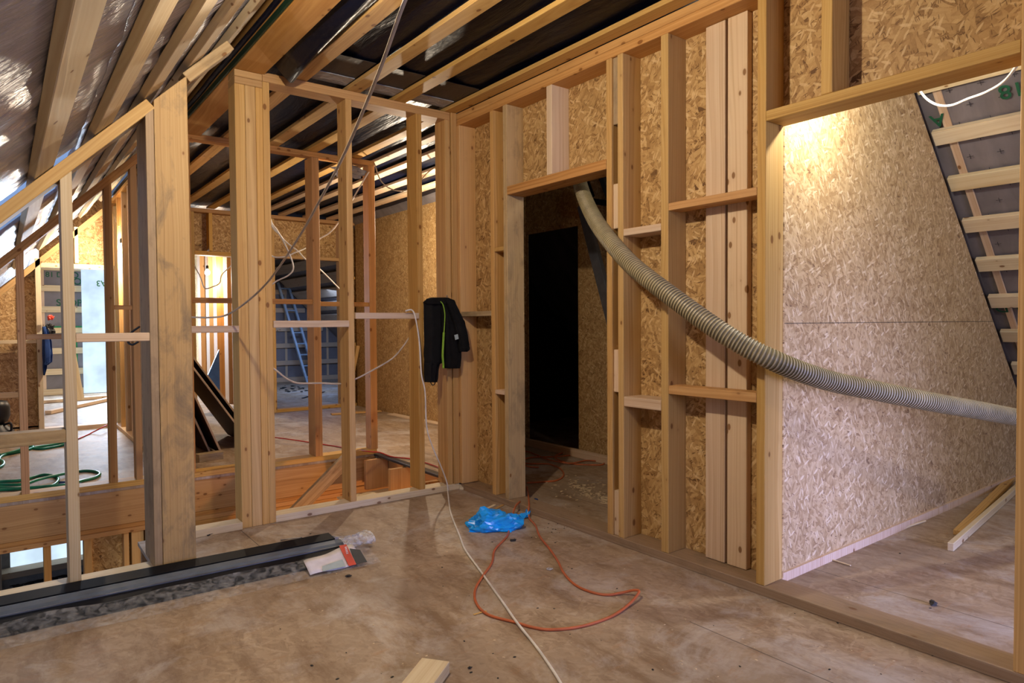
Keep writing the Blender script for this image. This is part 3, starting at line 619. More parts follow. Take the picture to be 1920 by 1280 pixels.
# ================================================================== FAR WALL WITH THREE DOORWAYS
YF = 9.650
GF = 'studs of the far wall'
def fst(x0, x1, z0, z1, m, l, y0=YF, y1=YF + .145): return box('stud', x0, x1, y0, y1, z0, z1, m, l, 'stud', GF)
fst(0.325, 0.378, 0, 2.06, 'cream', 'white-lit stud left of the far left doorway')
fst(1.132, 1.168, 0, 2.75, 'cream', 'white-lit stud right of the far left doorway')
fst(0.72, 0.76, 2.02, 2.46, 'cream', 'short stud above the far left doorway')
box('header', 0.380, 1.131, YF, YF + .145, 1.955, 2.01, 'cream', 'white-lit header of the far left doorway', 'header')
box('nogging', -1.2, 0.324, YF, YF + .05, 1.06, 1.10, 'cream', 'pale crosspiece on the strand board left of the far left doorway', 'crosspiece')
beam('rake_plate', (-1.4, YF + .05, 0.26), (1.14, YF + .05, 2.79), 0.10, 0.06, 'warm', 'sloping plate over the far left strand board', 'timber plate', 'sloping plates under the left roof', up=(-1, 0, 1))
fst(1.25, 1.30, 0, 2.77, 'warm', 'stud in the lamp-lit corner of the far wall', YF - .02)
fst(2.02, 2.062, 0, 2.77, 'warm', 'left jamb stud of the middle far doorway')
fst(3.072, 3.118, 0, 2.77, 'warm', 'left jamb stud of the ladder doorway')
fst(2.245, 2.290, 2.26, 2.77, 'warm', 'short stud above the middle far doorway')
fst(4.095, 4.145, 0, 2.77, 'pale', 'right jamb stud of the ladder doorway')
fst(4.50, 4.545, 0, 2.77, 'warm', 'last far wall stud beside the long strand board wall', YF, YF + .1)
box('header', 2.063, 3.071, YF, YF + .145, 2.20, 2.255, 'warm', 'header of the middle far doorway', 'header')
box('header', 3.119, 4.094, YF, YF + .145, 2.215, 2.262, 'warm', 'header of the ladder doorway', 'header')
box('top_plate', 1.30, 4.34, YF, YF + .145, 2.772, 2.822, 'orange', 'top plate of the far wall', 'timber plate')
box('sole_plate', 3.119, 4.34, YF, YF + .145, 0, 0.045, 'warm', 'sole plate across the ladder doorway', 'timber plate')
box('sole_plate', 0.379, 1.131, YF, YF + .145, 0, 0.045, 'pale', 'sole plate across the far left doorway', 'timber plate')
box('nogging', 4.146, 4.34, YF, YF + .06, 1.95, 1.99, 'warm', 'upper crosspiece right of the ladder doorway', 'crosspiece')
box('nogging', 4.146, 4.34, YF, YF + .10, 0.93, 0.98, 'warm', 'lower crosspiece right of the ladder doorway', 'crosspiece')
beam('brace', (4.13, 9.58, 0.0), (4.33, 9.58, 0.93), 0.05, 0.07, 'warm', 'leaning stick right of the ladder doorway', 'brace', up=(0, 1, 0))
# side wall running from the far wall towards the stair opening
box('sole_plate', 1.10, 1.245, 7.0, 9.62, 0, 0.045, 'pale', 'plate on the floor leading to the lamp-lit corner', 'timber plate')
GW = 'studs of the lamp-lit side wall'
for y0, l in [(9.18, 'side wall stud nearest the lamp'), (8.78, 'second side wall stud from the lamp'), (8.32, 'third side wall stud from the lamp'), (7.7, 'fourth side wall stud from the lamp'), (7.1, 'side wall stud behind the leaning panels')]:
    box('stud', 1.115, 1.245, y0, y0 + .045, 0.045, 2.78, 'pale' if y0 < 9 else 'warm', l, 'stud', GW)
slab('wall_side', [(1.248, 1.258, 6.6, 9.6, 0.045, 2.8)], 'osbx', 'strand board behind the side wall studs')
box('top_plate', 1.10, 1.245, 6.9, 9.62, 2.78, 2.82, 'warm', 'top plate of the lamp-lit side wall', 'timber plate')
# wall between the two rooms beyond the far wall
GE = 'studs of the orange-lit wall beyond the middle doorway'
for i, (y0, l) in enumerate([(10.35, 'nearest orange-lit stud beyond the middle doorway'), (10.80, 'second orange-lit stud beyond the middle doorway'), (11.45, 'third stud beyond the middle doorway, glaring next to the lamp'),
                (11.95, 'fourth stud beyond the middle doorway'), (12.55, 'farthest stud visible beyond the middle doorway')]):
    box('stud', 2.76, 2.92, y0, y0 + .22, 0.045, 2.9, 'orange', l, 'stud', GE)
box('sole_plate', 2.74, 2.94, 9.82, 14.5, 0, 0.045, 'pale', 'plate below the orange-lit studs', 'timber plate')
slab('wall_partition', [(2.95, 2.962, 9.82, 14.7, 0.045, 2.9)], 'osbx', 'board behind the orange-lit studs')
# gable battens and markings
GG = 'horizontal battens on the far gable seen through the left doorway'
zs = [0.06, 0.43, 0.81, 1.19, 1.57, 1.955, 2.335]
nm = ['lowest', 'second lowest', 'third lowest', 'fourth', 'fifth', 'sixth', 'topmost']
for z, n in zip(zs, nm):
    box('gable_batten', 0.20, 1.34, 14.752, 14.795, z - .055, z + .055, 'cream', n + ' gable batten counted from the floor, seen through the left doorway', 'batten', GG)
GH = 'horizontal battens on the far gable behind the ladder'
for z, n in zip([0.05, 0.42, 0.80, 1.17, 1.58, 1.98, 2.37], nm):
    box('gable_batten', 3.2, 6.95 - z * 0 if z < .1 else 7.0 - z, 14.752, 14.795, z - .05, z + .05, 'pale', n + ' gable batten counted from the floor, behind the ladder', 'batten', GH)
def vstrip(x, l, m='pale', w=.05): box('counter_batten', x - w / 2, x + w / 2, 14.796, 14.799, 0.02, 2.6, m, l, 'batten', 'vertical strips on the far gable')
vstrip(0.60, 'left vertical strip on the gable, seen through the left doorway'); vstrip(1.02, 'middle vertical strip on the gable, seen through the left doorway'); vstrip(1.27, 'right vertical strip on the gable, beside the bright plastic')
vstrip(5.0, 'left vertical strip behind the ladder'); vstrip(5.95, 'right vertical strip behind the ladder')
box('tape_strip', 1.055, 1.115, 14.795, 14.7985, 0.06, 1.10, 'greentape', 'green tape strip running down the gable board', 'tape')
box('tape_strip', 0.62, 1.38, 14.748, 14.752, 1.235, 1.265, 'greentape', 'green tape line above the fourth gable batten', 'tape')
box('tape_strip', 1.30, 1.36, 14.74, 14.752, 2.25, 2.42, 'greentape', 'green tape patch at the top corner of the bright plastic', 'tape')
wg = bpy.data.objects['wall_gable']
letters('lettering', '81 D', 0.13, 'inkgreen', (0.78, 14.795, 2.20), (1, 0, 0), (0, 0, 1), wg)
letters('lettering', 'O', 0.15, 'inkgreen', (1.10, 14.795, 2.20), (1, 0, 0), (0, 0, 1), wg)
letters('lettering', 'STOP', 0.17, 'inkgreen', (1.09, 14.795, 2.085), (1, 0, 0), (0, 0, 1), wg)
letters('lettering', 'STOP SD', 0.17, 'inkgreen', (1.13, 14.795, 1.69), (1, 0, 0), (0, 0, 1), wg)
letters('lettering', 'STOP', 0.26, 'ink', (5.75, 14.797, 2.17), (1, 0, 0), (0, 0, 1), wg)
letters('lettering', 'STOP SD', 0.26, 'ink', (5.9, 14.797, 1.78), (1, 0, 0), (0, 0, 1), wg)
letters('lettering', 'A3', 0.15, 'greentape', (1.50, 14.599, 2.06), (-1, 0, 0), (0, 0, -1), bpy.data.objects['window_2'])
# battens on the right slope; underside on z = 7.06 - x
GR = 'battens of the right roof slope in the near room'
rs = [(4.364, 4.446), (4.638, 4.710), (4.892, 4.968), (5.141, 5.218), (5.391, 5.470), (5.643, 5.722), (5.897, 5.974), (6.149, 6.232), (6.40, 6.48)]
rn = ['topmost', 'second', 'third', 'fourth', 'fifth', 'sixth', 'seventh', 'eighth', 'ninth and lowest']
def slope_b(x0, x1, y0, y1, mat, label, grp, th=.036):
    cm = (x0 + x1) / 2; k = th / 2 * .7071
    beam('roof_batten', (cm + k, y0, 7.06 - cm + k), (cm + k, y1, 7.06 - cm + k), (x1 - x0) * 1.414, th, mat, label, 'batten', grp, up=(1, 0, 1))
for (a, b), n in zip(rs, rn): slope_b(a, b, -2.5, 1.750, 'cream', n + ' batten of the right roof slope, seen through the wide opening', GR)
for (a, b), n in zip(rs[:6], rn): slope_b(a - .05, b + .03, 9.82, 14.7, 'pale', n + ' batten of the right slope beyond the ladder doorway', 'battens of the right roof slope beyond the ladder doorway')
rm = bpy.data.objects['ceiling_slope_right']
up_dir = (-1, 0, 1)
def onroof(x, y, off=0.0): k = 0.0300 - off; return Vector((x + k, y, 7.06 - x + k))
beam('rafter_strip', onroof(4.3, 1.665, .0), onroof(6.6, 1.665, .0), 0.045, 0.014, 'pale', 'pale strip running down the right roof slope beside the board wall', 'strip', up=(1, 0, 1))
def rmark(s, size, x, y, flip=True):
    xd = (0, 1, 0) if flip else (0, -1, 0); yd = (1, 0, -1) if flip else (-1, 0, 1)
    o = letters('lettering', s, size, 'inkgreen', onroof(x, y, 0.016 if s == 'A' else .006), xd, yd, rm, 0.0004); return o
rmark('18', 0.125, 4.535, 1.31); rmark('A', 0.12, 4.59, 1.70)
rmark('01 D', 0.11, 5.745, 1.63)
def crosses():
    bm = bmesh.new(); t = 0.0022
    for i in range(22):
        for j in range(14):
            x = 4.47 + i * 0.085; y = 1.60 - j * 0.16 - (0.08 if i % 2 else 0)
            for (a, b) in ((0.018, 0.0016), (0.0016, 0.018)):
                V = []
                for (u, v) in ((-a, -b), (a, -b), (a, b), (-a, b)):
                    p = onroof(x + u * .7071, y + v, 0.006); V.append(p)
                n = Vector((1, 0, 1)).normalized() * 0.0006
                A = [bm.verts.new(p) for p in V]; B = [bm.verts.new(p + n) for p in V]
                bm.faces.new(A); bm.faces.new(B[::-1])
                for k in range(4): bm.faces.new((A[k], B[k], B[(k + 1) % 4], A[(k + 1) % 4]))
    me = bpy.data.meshes.new('printed_crosses'); bm.to_mesh(me); bm.free(); o = link('printed_crosses', me, 'ink', rm); o['kind'] = 'stuff'
crosses()

# ================================================================== LAMPS (the bulbs the builders hung up, and added fill bulbs)
WARM = (1.0, 0.83, 0.62)
lamp('hanging_bulb', (0.83, 2.10, 2.66), 112, WARM, 'bare bulb under the roof beam, above the frame of the photo', [(0.84, 2.08, 2.81)])
lamp('hanging_bulb', (1.14, 9.03, 2.20), 105, (1.0, 0.86, 0.68), 'bare lit bulb in the far left corner beside the doorway', [(1.14, 9.05, 2.42), (1.13, 9.25, 2.46), (1.13, 9.5, 2.60)])
lamp('hanging_bulb', (2.60, 11.32, 2.12), 110, (1.0, 0.86, 0.68), 'bare lit bulb seen through the middle far doorway', [(2.61, 11.34, 2.40), (2.64, 11.36, 2.60), (2.66, 11.38, 2.872)])
lamp('hanging_bulb', (3.12, 1.45, 2.50), 42, (1.0, 0.95, 0.85), 'bulb in the right-hand room that burns a glare on the board wall', [(3.12, 1.45, 2.80)])
lamp('hanging_bulb', (3.50, 6.30, 2.42), 125, WARM, 'bulb behind the corner studs near the long board wall', [(3.50, 6.30, 2.81)])
lamp('work_light', (2.50, 4.95, -0.80), 30, (1.0, 0.42, 0.12), 'orange work light hanging in the stair opening, hidden by the floor plate', [(2.52, 4.95, -0.40)])
lamp('work_light', (0.62, 5.3, -1.35), 10, (1.0, 0.72, 0.34), 'work light of the storey below at left', [(0.62, 5.3, -0.70)])

lamp('hanging_bulb', (4.35, -0.60, 2.30), 34, (1.0, 0.84, 0.62), 'added fill bulb of the right-hand room, outside the right edge of the photo', [(4.35, -0.60, 2.775)])  # added bulb that brightens the whole board wall and the battens
lamp('hanging_bulb', (3.40, 2.45, 2.66), 5, (1.0, 0.94, 0.86), 'added dim fill bulb, unseen above the door header inside the corridor', [(3.40, 2.45, 2.81)])  # added weak fill for the dark corridor, hidden by the lining
# ================================================================== CABLES
def pz(px, py, z=0.0): return at(px, py, 'z', z)
tube('hanging_cable', [(0.90, 2.12, 2.80), dep(820, -130, 1.75), dep(760, 0, 1.75), dep(720, 110, 1.9), dep(680, 210, 2.15), dep(640, 300, 2.45), dep(600, 375, 2.75), dep(560, 445, 3.1), dep(505, 525, 3.5), dep(460, 568, 3.8), dep(425, 590, 4.0), dep(395, 595, 4.05), dep(350, 594, 4.1)],
     0.0055, 'greyc', 'thick pale cable hanging from the ceiling down to the stained post', 'cable', n=10)
def on(px, py, y): return at(px, py, 'y', y)
tube('floor_cable', [on(760, 583, 4.21), on(772, 581, 4.20), on(779, 596, 4.19), on(786, 640, 4.18), on(790, 700, 4.17), on(797, 735, 4.16), on(800, 800, 4.15), on(812, 840, 4.16), on(826, 872, 4.17), on(838, 905, 4.20), pz(840, 925, .012) , pz(845, 960, .006), pz(862, 1005, .006), pz(872, 1030, .006),
     pz(897, 1065, .006), pz(922, 1100, .006), pz(945, 1132, .006), pz(968, 1165, .013), pz(1000, 1205, .006), pz(1022, 1235, .006), pz(1050, 1278, .006), pz(1075, 1330, .006), pz(1110, 1420, .006)],
     0.0055, 'white', 'white cable hanging from the crosspiece and snaking over the floor to the front', 'cable', n=8)
tube('orange_cable', [pz(975, 940, .05) , pz(966, 950, .05), pz(958, 975, .012), pz(955, 990, .006), pz(950, 1006, .006), pz(928, 1030, .006), pz(922, 1055, .006), pz(905, 1080, .006), pz(891, 1105, .006), pz(893, 1130, .006), pz(915, 1152, .006), pz(965, 1166, .006), pz(1000, 1176, .006), pz(1035, 1180, .006),
     pz(1090, 1174, .006), pz(1145, 1156, .006), pz(1180, 1132, .012), pz(1198, 1110, .03), pz(1190, 1106, .03), pz(1170, 1110, .012), pz(1140, 1115, .006), pz(1110, 1110, .006), pz(1080, 1097, .006), pz(1058, 1075, .006), pz(1045, 1050, .006), pz(1030, 1028, .006), pz(1012, 1005, .006), pz(1004, 985, .006), pz(993, 972, .006), pz(991, 960, .03), pz(992, 945, .052), pz(990, 925, .03), pz(988, 912, .006)],
     0.0062, 'orangec', 'orange cable forming a big open loop on the floor before the door opening', 'cable', n=8)
tube('coiled_cable', [pz(988, 905, .006), pz(1020, 903, .006), pz(1045, 900, .006), pz(1057, 890, .006), pz(1050, 878, .006), pz(1030, 870, .006), pz(1010, 903 - 34, .012), pz(985, 868, .006), pz(978, 862, .006), pz(1000, 857, .012), pz(1040, 856, .006), pz(1075, 853, .006), pz(1110, 851, .006), pz(1118, 848, .006), pz(1095, 843, .006), pz(1065, 846, .012), pz(1040, 856, .018),
     pz(1065, 868, .006), pz(1100, 871, .006), pz(1128, 871, .006), pz(1130, 866, .006), pz(1100, 863, .012), pz(1070, 868, .018), pz(1030, 862, .018), pz(1000, 850, .006), pz(985, 846, .006), pz(975, 850, .006), pz(985, 872, .012), pz(1010, 876, .012)],
     0.007, 'orangec', 'heap of orange cable loops on the corridor floor beyond the door opening', 'cable', n=7)
tube('wall_cable', [dep(1990, 20, 2.2), dep(1918, 108, 2.45), dep(1885, 150, 2.6), dep(1850, 172, 2.75), dep(1815, 185, 2.9), dep(1785, 197, 3.0), dep(1760, 197, 3.1), dep(1740, 187, 3.15), dep(1727, 172, 3.2), dep(1715, 150, 3.3)], 0.0055, 'white', 'white cable drooping under the header of the wide opening', 'cable')
tube('sagging_cable', [on(512, 690, 4.35), on(520, 696, 4.35), on(540, 711, 4.35), on(560, 718, 4.38), on(600, 718, 4.40), on(640, 719, 4.40), on(665, 711, 4.40), on(700, 693, 4.42), on(735, 672, 4.42), on(755, 650, 4.42), on(770, 628, 4.42)], 0.006, 'greyc', 'thin cable sagging across the inner bays from middle post to jacket stud', 'cable')
tube('inner_cable', [(1.86, 6.0, 2.772), dep(500, 350, 6.0), dep(508, 418, 6.2), dep(525, 441, 6.2), dep(540, 470, 6.2), dep(550, 500, 6.2), dep(542, 515, 6.2), dep(520, 526, 6.2), dep(510, 533, 6.2)], 0.007, 'white', 'white cable hanging in a loop right of the middle post, upper strand', 'cable')
tube('inner_cable', [(1.88, 6.0, 2.772), dep(505, 400, 6.2), dep(520, 432, 6.3), dep(535, 452, 6.4), dep(560, 472, 6.4), dep(572, 485, 6.4), dep(600, 505, 6.6), dep(640, 545, 6.9)], 0.007, 'white', 'white cable slanting down behind the inner frame stud before the ladder', 'cable')
tube('inner_cable', [(1.90, 6.02, 2.772), dep(500, 440, 6.2), dep(508, 478, 6.3), dep(535, 481, 6.3), dep(552, 474, 6.3), dep(575, 464, 6.4), dep(600, 447, 6.5), dep(618, 436, 6.5), dep(636, 415, 6.5), dep(662, 372, 6.4), dep(682, 338, 6.38), dep(692, 322, 6.4)], 0.007, 'white', 'white cable rising to the right under the far header', 'cable')
tube('inner_cable', [dep(702, 306, 6.43), dep(715, 340, 6.3), dep(742, 357, 6.3), dep(775, 352, 6.4), dep(800, 325, 6.5), dep(822, 308, 6.6), dep(845, 285, 6.6)], 0.006, 'greyc', 'thin cable sagging from the inner frame corner to the right', 'cable')
tube('inner_cable', [dep(362, 482, 8.92), dep(366, 500, 8.9), dep(376, 520, 8.9), dep(384, 540, 8.9), dep(400, 537, 8.9), dep(412, 530, 8.9), dep(416, 515, 8.9), dep(434, 497, 8.95), dep(445, 482, 8.95)], 0.008, 'white', 'white cable zigzag in front of the glaring middle doorway', 'cable')
tube('inner_cable', [dep(205, 420, 8.5), dep(215, 430, 8.5), dep(226, 436, 8.5), dep(232, 453, 8.5), dep(245, 450, 8.5), dep(252, 432, 8.5), dep(258, 400, 8.5)], 0.008, 'greyc', 'grey cable looping above the far left bulb', 'cable')
tube('inner_cable', [dep(262, 612, 4.6), dep(245, 625, 4.6), dep(240, 640, 4.6), dep(248, 646, 4.6), dep(260, 640, 4.6)], 0.007, 'black', 'dark cable loop behind the waist crosspiece left of the stained post', 'cable')
tube('red_line', [pz(500, 818, .05), pz(540, 823, .05), pz(600, 832, .01), pz(640, 838, .01), pz(690, 846, .05), pz(712, 848, .03), pz(735, 856, .01), pz(770, 860, .01), pz(800, 868, .01), pz(825, 877, .01)], 0.006, 'redc', 'thin red line lying across the floor behind the stair opening', 'cord')
tube('red_line', [pz(200, 797, .06), pz(190, 802, .06), pz(170, 812, .01), pz(147, 822, .01), pz(125, 830, .01), pz(112, 834, .01)], 0.008, 'redc', 'thin red line on the floor before the far left doorway', 'cord')
tube('green_hose', [pz(-60, 912, .012), pz(0, 903, .012), pz(40, 900, .012), pz(80, 890, .012), pz(104, 893, .012), pz(109, 900, .012), pz(100, 909, .012), pz(80, 912, .012), pz(40, 915, .012), pz(0, 913, .012), pz(0 - 20, 908, .02), pz(40, 908, .03), pz(75, 898, .03), pz(110, 890, .03), pz(150, 883, .012), pz(175, 883, .012), pz(187, 888, .012), pz(178, 895, .012), pz(155, 901, .012), pz(125, 908, .03), pz(95, 911, .03), pz(60, 914, .03), pz(20, 917, .012), pz(-40, 920, .012)], 0.012, 'green', 'green hose coiled on the floor near the edge of the stair opening', 'hose', n=7)
tube('green_hose', [pz(-50, 900, .012), pz(-10, 880, .012), pz(4, 873, .012), pz(6, 866, .012), pz(-2, 860, .012), pz(10, 852, .012), pz(40, 846, .012), pz(70, 838, .012), pz(105, 833, .012), pz(128, 830, .03), pz(110, 836, .012), pz(80, 841, .012), pz(62, 840, .012), pz(60, 835, .03), pz(30, 845, .03), pz(0, 853, .012), pz(-40, 858, .012)], 0.014, 'green', 'green hose lying farther back behind the knee-high crosspiece', 'hose', n=7)
o = crumple('hose_coupling', pz(118, 906, .02), 0.035, 'navy', 'dark blue coupling on the near green hose', 'coupling', 2.0, (1.6, .7, .6), 2)

# ================================================================== CORRUGATED HOSE
def big_hose():
    key = [(1078, 300, 4.75), (1084, 330, 4.55), (1094, 365, 4.25), (1112, 405, 3.95), (1140, 447, 3.66), (1185, 497, 3.42), (1240, 541, 3.24), (1330, 607, 3.05), (1390, 645, 2.97), (1445, 673, 2.93), (1500, 696, 2.97), (1560, 715, 3.05), (1640, 732, 3.14), (1740, 752, 3.25), (1830, 768, 3.42), (1910, 783, 3.6), (1990, 798, 3.8)]
    base = smooth_path([dep(*k) for k in key], 40)
    L = [0.0]
    for a, b in zip(base, base[1:]): L.append(L[-1] + (b - a).length)
    prof = [(0.0, 0.0425), (0.0035, 0.0425), (0.005, 0.0475), (0.0095, 0.0475)]; pitch = 0.0155
    path = []; rad = []; mt = []; s = 0.0; j = 0
    while s < L[-1] - pitch:
        for q, (d, r) in enumerate(prof):
            v = s + d * pitch / 0.0125
            while L[j + 1] < v: j += 1
            t = (v - L[j]) / (L[j + 1] - L[j]); path.append(base[j].lerp(base[j + 1], t)); rad.append(r); mt.append(1 if q in (2,) else 0)
        s += pitch
    bm = tube_bm(path, lambda i: rad[i], 24, matf=lambda i: mt[i])
    for f in bm.faces: f.smooth = False
    me = bpy.data.meshes.new('corrugated_hose'); bm.to_mesh(me); bm.free()
    return tag(link('corrugated_hose', me, ['hose', 'hoserib']), 'thick ribbed beige hose slung from the door opening along the wall into the right room', 'hose')
big_hose()

# ================================================================== THINGS ON THE FLOOR AND WALLS
# wrapped rails
t = empty('wrapped_rails', (0.2, 3.45, 0), 'long dark rails in clear plastic lying on the floor at left', 'rails')
def along(name, prof, x0, x1, mat, par, taper=None, n=24, wob=0.0):
    rings = []
    for i in range(n + 1):
        u = i / n; x = x0 + (x1 - x0) * u; dy = -0.028 * (x + .1)
        rings.append([Vector((x, y + dy + wob * mnoise.noise(Vector((x * 3, k * .7, 0))), z + (wob * mnoise.noise(Vector((x * 4, k, 5))) if z > .01 else 0))) - par.location for k, (y, z) in enumerate(prof)])
    return loft(name, rings, mat, par, smooth=False)
along('rear_rail', [(3.556, 0.002), (3.655, 0.002), (3.655, 0.075), (3.648, 0.080), (3.556, 0.070)], -1.4, 1.44, 'blackgloss', t)
along('blue_grey_rail', [(3.475, 0.002), (3.555, 0.002), (3.555, 0.064), (3.535, 0.069), (3.498, 0.062), (3.475, 0.050)], -1.4, 1.47, 'railblue', t)
along('edge_line', [(3.470, 0.046), (3.478, 0.046), (3.478, 0.054), (3.470, 0.053)], -1.4, 1.44, 'steel', t)
along('front_rail', [(3.365, 0.002), (3.474, 0.002), (3.474, 0.048), (3.400, 0.040), (3.365, 0.014)], -1.4, 1.45, 'blackgloss', t)
w = along('clear_wrap', [(3.24, 0.002), (3.29, 0.012), (3.345, 0.024), (3.40, 0.046), (3.40, 0.048), (3.34, 0.028), (3.28, 0.016), (3.235, 0.004)], -1.4, 1.56, 'wrap', t, n=60, wob=0.014); w['label'] = 'clear plastic wrapping'
def label_sheet():
    G = []; n = 14; bm = bmesh.new()
    for i in range(n + 1):
        u = i / n; x = 1.19 + 0.29 * u; h = 0.72 + 0.28 * u
        G.append([bm.verts.new(Vector((x, 3.235 + (0.13 + .03 * u) * h * v - 0.028 * x + .02, 0.012 + 0.058 * h * v + .004 * math.sin(u * 9 + v))) - t.location) for v in (0, .25, .5, .75, 1)])
    for i in range(n):
        for k in range(4): bm.faces.new((G[i][k], G[i + 1][k], G[i + 1][k + 1], G[i][k + 1])).smooth = True
    r = bmesh.ops.extrude_face_region(bm, geom=bm.faces[:])
    for v in [g for g in r['geom'] if isinstance(g, bmesh.types.BMVert)]: v.co.z -= 0.0015
    bmesh.ops.recalc_face_normals(bm, faces=bm.faces[:]); me = bpy.data.meshes.new('paper_label'); bm.to_mesh(me); bm.free(); o = link('paper_label', me, 'paper', t); o['label'] = 'white paper insert'; return o
pl = label_sheet()
def quad3(name, P, mat, par, th=0.0012):
    bm = bmesh.new(); P = [Vector(p) for p in P]; n = (P[1] - P[0]).cross(P[3] - P[0]).normalized() * th
    A = [bm.verts.new(p + n) for p in P]; B = [bm.verts.new(p) for p in P]; bm.faces.new(A); bm.faces.new(B[::-1])
    for k in range(4): bm.faces.new((A[k], B[k], B[(k + 1) % 4], A[(k + 1) % 4]))
    bmesh.ops.recalc_face_normals(bm, faces=bm.faces[:]); me = bpy.data.meshes.new(name); bm.to_mesh(me); bm.free(); return link(name, me, mat, par)
def lp(x, v): return Vector((x, 3.222 + 0.155 * v - 0.028 * x + .02, 0.017 + 0.058 * v)) - t.location
q = quad3('red_band', [lp(1.385, 0), lp(1.425, 0), lp(1.44, 1.03), lp(1.40, 1.03)], 'red', t); q['label'] = 'red band with white lettering'
for k in range(5): quad3('white_letter', [lp(1.409 + .003 * k, .55 + .075 * k) + Vector((0, 0, .002)), lp(1.421 + .003 * k, .56 + .075 * k) + Vector((0, 0, .002)), lp(1.422 + .003 * k, .60 + .075 * k) + Vector((0, 0, .002)), lp(1.410 + .003 * k, .59 + .075 * k) + Vector((0, 0, .002))], 'paper', q, .0006)
quad3('printed_picture', [lp(1.25, 0.02), lp(1.37, 0.02), lp(1.375, .36), lp(1.26, .25)], 'patch', t, .0009)
quad3('picture_end', [lp(1.428, 0.0), lp(1.485, 0.0), lp(1.49, .62), lp(1.442, .8)], 'dkgrey', t, .0009)
rings = []
for i in range(10):
    u = i / 9; x = 1.44 + .20 * u; r = 1 - .35 * math.sin(u * 2.6)
    rings.append([Vector((x, 3.47 + .10 * r * math.cos(a) + .012 * mnoise.noise(Vector((a, u * 6, 0))) + .03 * u, .045 + .042 * r * math.sin(a) + .008 * mnoise.noise(Vector((a * 2, u * 9, 4))))) - t.location for a in [k * math.pi / 9 for k in range(18)]])
o = loft('wrap_end', rings, 'wrapend', t, cap=False); o['label'] = 'crumpled clear plastic end'
# nail
t = empty('steel_nail', at(527, 1014, 'z', 0), 'long steel nail lying on the floor behind the wrapped rails', 'nail')
a = Vector((0, 0, .006)); b = at(566, 1007, 'z', .004) - t.location
tube('shank', [a, a.lerp(b, .9), b], 0.0028, 'nail', parent=t, n=2); d = (b - a).normalized()
tube('head', [a - d * .002, a + d * .002], 0.0065, 'nail', parent=t, n=1, seg=12)
# wood block in the foreground
def off_block():
    zt = .045; P = [at(791, 1232, 'z', zt), at(843, 1239, 'z', zt)]
    u = (P[0] - at(751, 1281, 'z', zt)); u.z = 0; u.normalize(); r = (P[1] - P[0]); r.z = 0; L = .34
    V = [P[0], P[1], P[1] - u * L, P[0] - u * L]
    c = (V[0] + V[2]) / 2; rr = r.normalized()
    p0 = (V[2] + V[3]) / 2; p1 = (V[0] + V[1]) / 2; p0.z = p1.z = zt / 2
    return beam('timber_offcut', p0, p1, r.length, zt, 'cream', 'pale timber offcut lying on the floor at the bottom edge', 'offcut', up=(0, 0, 1))
off_block()
# planks in the right room
beam('loose_plank', at(1782, 1033, 'z', .0) + Vector((0, 0, .023)), at(1915, 938, 'z', 0) + Vector((.5, 0.13, .023)), 0.03, 0.045, 'cream', 'nearer pale plank on the floor of the right-hand room', 'plank')
beam('loose_plank', at(1800, 1005, 'z', .0) + Vector((0, 0.01, .017)), at(1915, 930, 'z', 0) + Vector((.5, .20, .017)), 0.05, 0.03, 'warm', 'brown plank lying just behind the pale plank in the right-hand room', 'plank')
beam('thin_lath', at(1653, 1003, 'z', .006), at(1735, 976, 'z', .006), 0.012, 0.010, 'cream', 'thin yellow lath by the foot of the right board wall', 'lath')
beam('wood_splinter', at(1548, 1045, 'z', .006), at(1595, 1060, 'z', .006), 0.008, 0.006, 'cream', 'thin splinter on the right room floor near the opening', 'splinter')
crumple('debris_lump', at(1750, 1130, 'z', .01), 0.02, 'dark', 'small brown lump on the right room floor', 'debris', 4.2, (1.3, 1, .7), 2)
crumple('debris_lump', at(962, 1012, 'z', .006), 0.02, 'dark', 'small dark scrap in front of the blue bag', 'debris', 5.2, (1.4, 1, .35), 2)
crumple('debris_lump', at(393, 1001, 'z', .006), 0.026, 'dark', 'dark scrap on the floor between the two big posts', 'debris', 6.2, (1.8, .8, .4), 2)
crumple('debris_lump', at(653, 1079, 'z', .005), 0.014, 'dark', 'tiny dark scrap beside the end of the wrapped rails', 'debris', 7.2, (1.4, .8, .5), 2)
crumple('debris_lump', at(881, 1251, 'z', .005), 0.008, 'dark', 'tiny dark speck on the floor right of the offcut', 'debris', 8.2, (1.4, .8, .6), 2)
crumple('screw_cap', at(1031, 1066, 'z', .006), 0.018, 'wrapend', 'small clear plastic disc inside the orange loop', 'cap', 1.2, (1.3, 1, .3), 2)
beam('wood_splinter', at(888, 1152, 'z', .004), at(912, 1145, 'z', .004), 0.008, 0.004, 'warm', 'splinter beside the left of the orange loop', 'splinter')
beam('wood_splinter', at(913, 953, 'z', .004), at(928, 946, 'z', .004), 0.02, 0.006, 'cream', 'left pale splinter behind the blue bag', 'splinter', 'splinters behind the bag')
beam('wood_splinter', at(930, 953, 'z', .004), at(943, 946, 'z', .004), 0.02, 0.006, 'warm', 'right splinter behind the blue bag', 'splinter', 'splinters behind the bag')
crumple('blue_scrap', at(1005, 936, 'z', .01), 0.02, 'navy', 'tiny blue scrap on the sill of the door opening', 'scrap', 3.9, (1, 1, .5), 2)
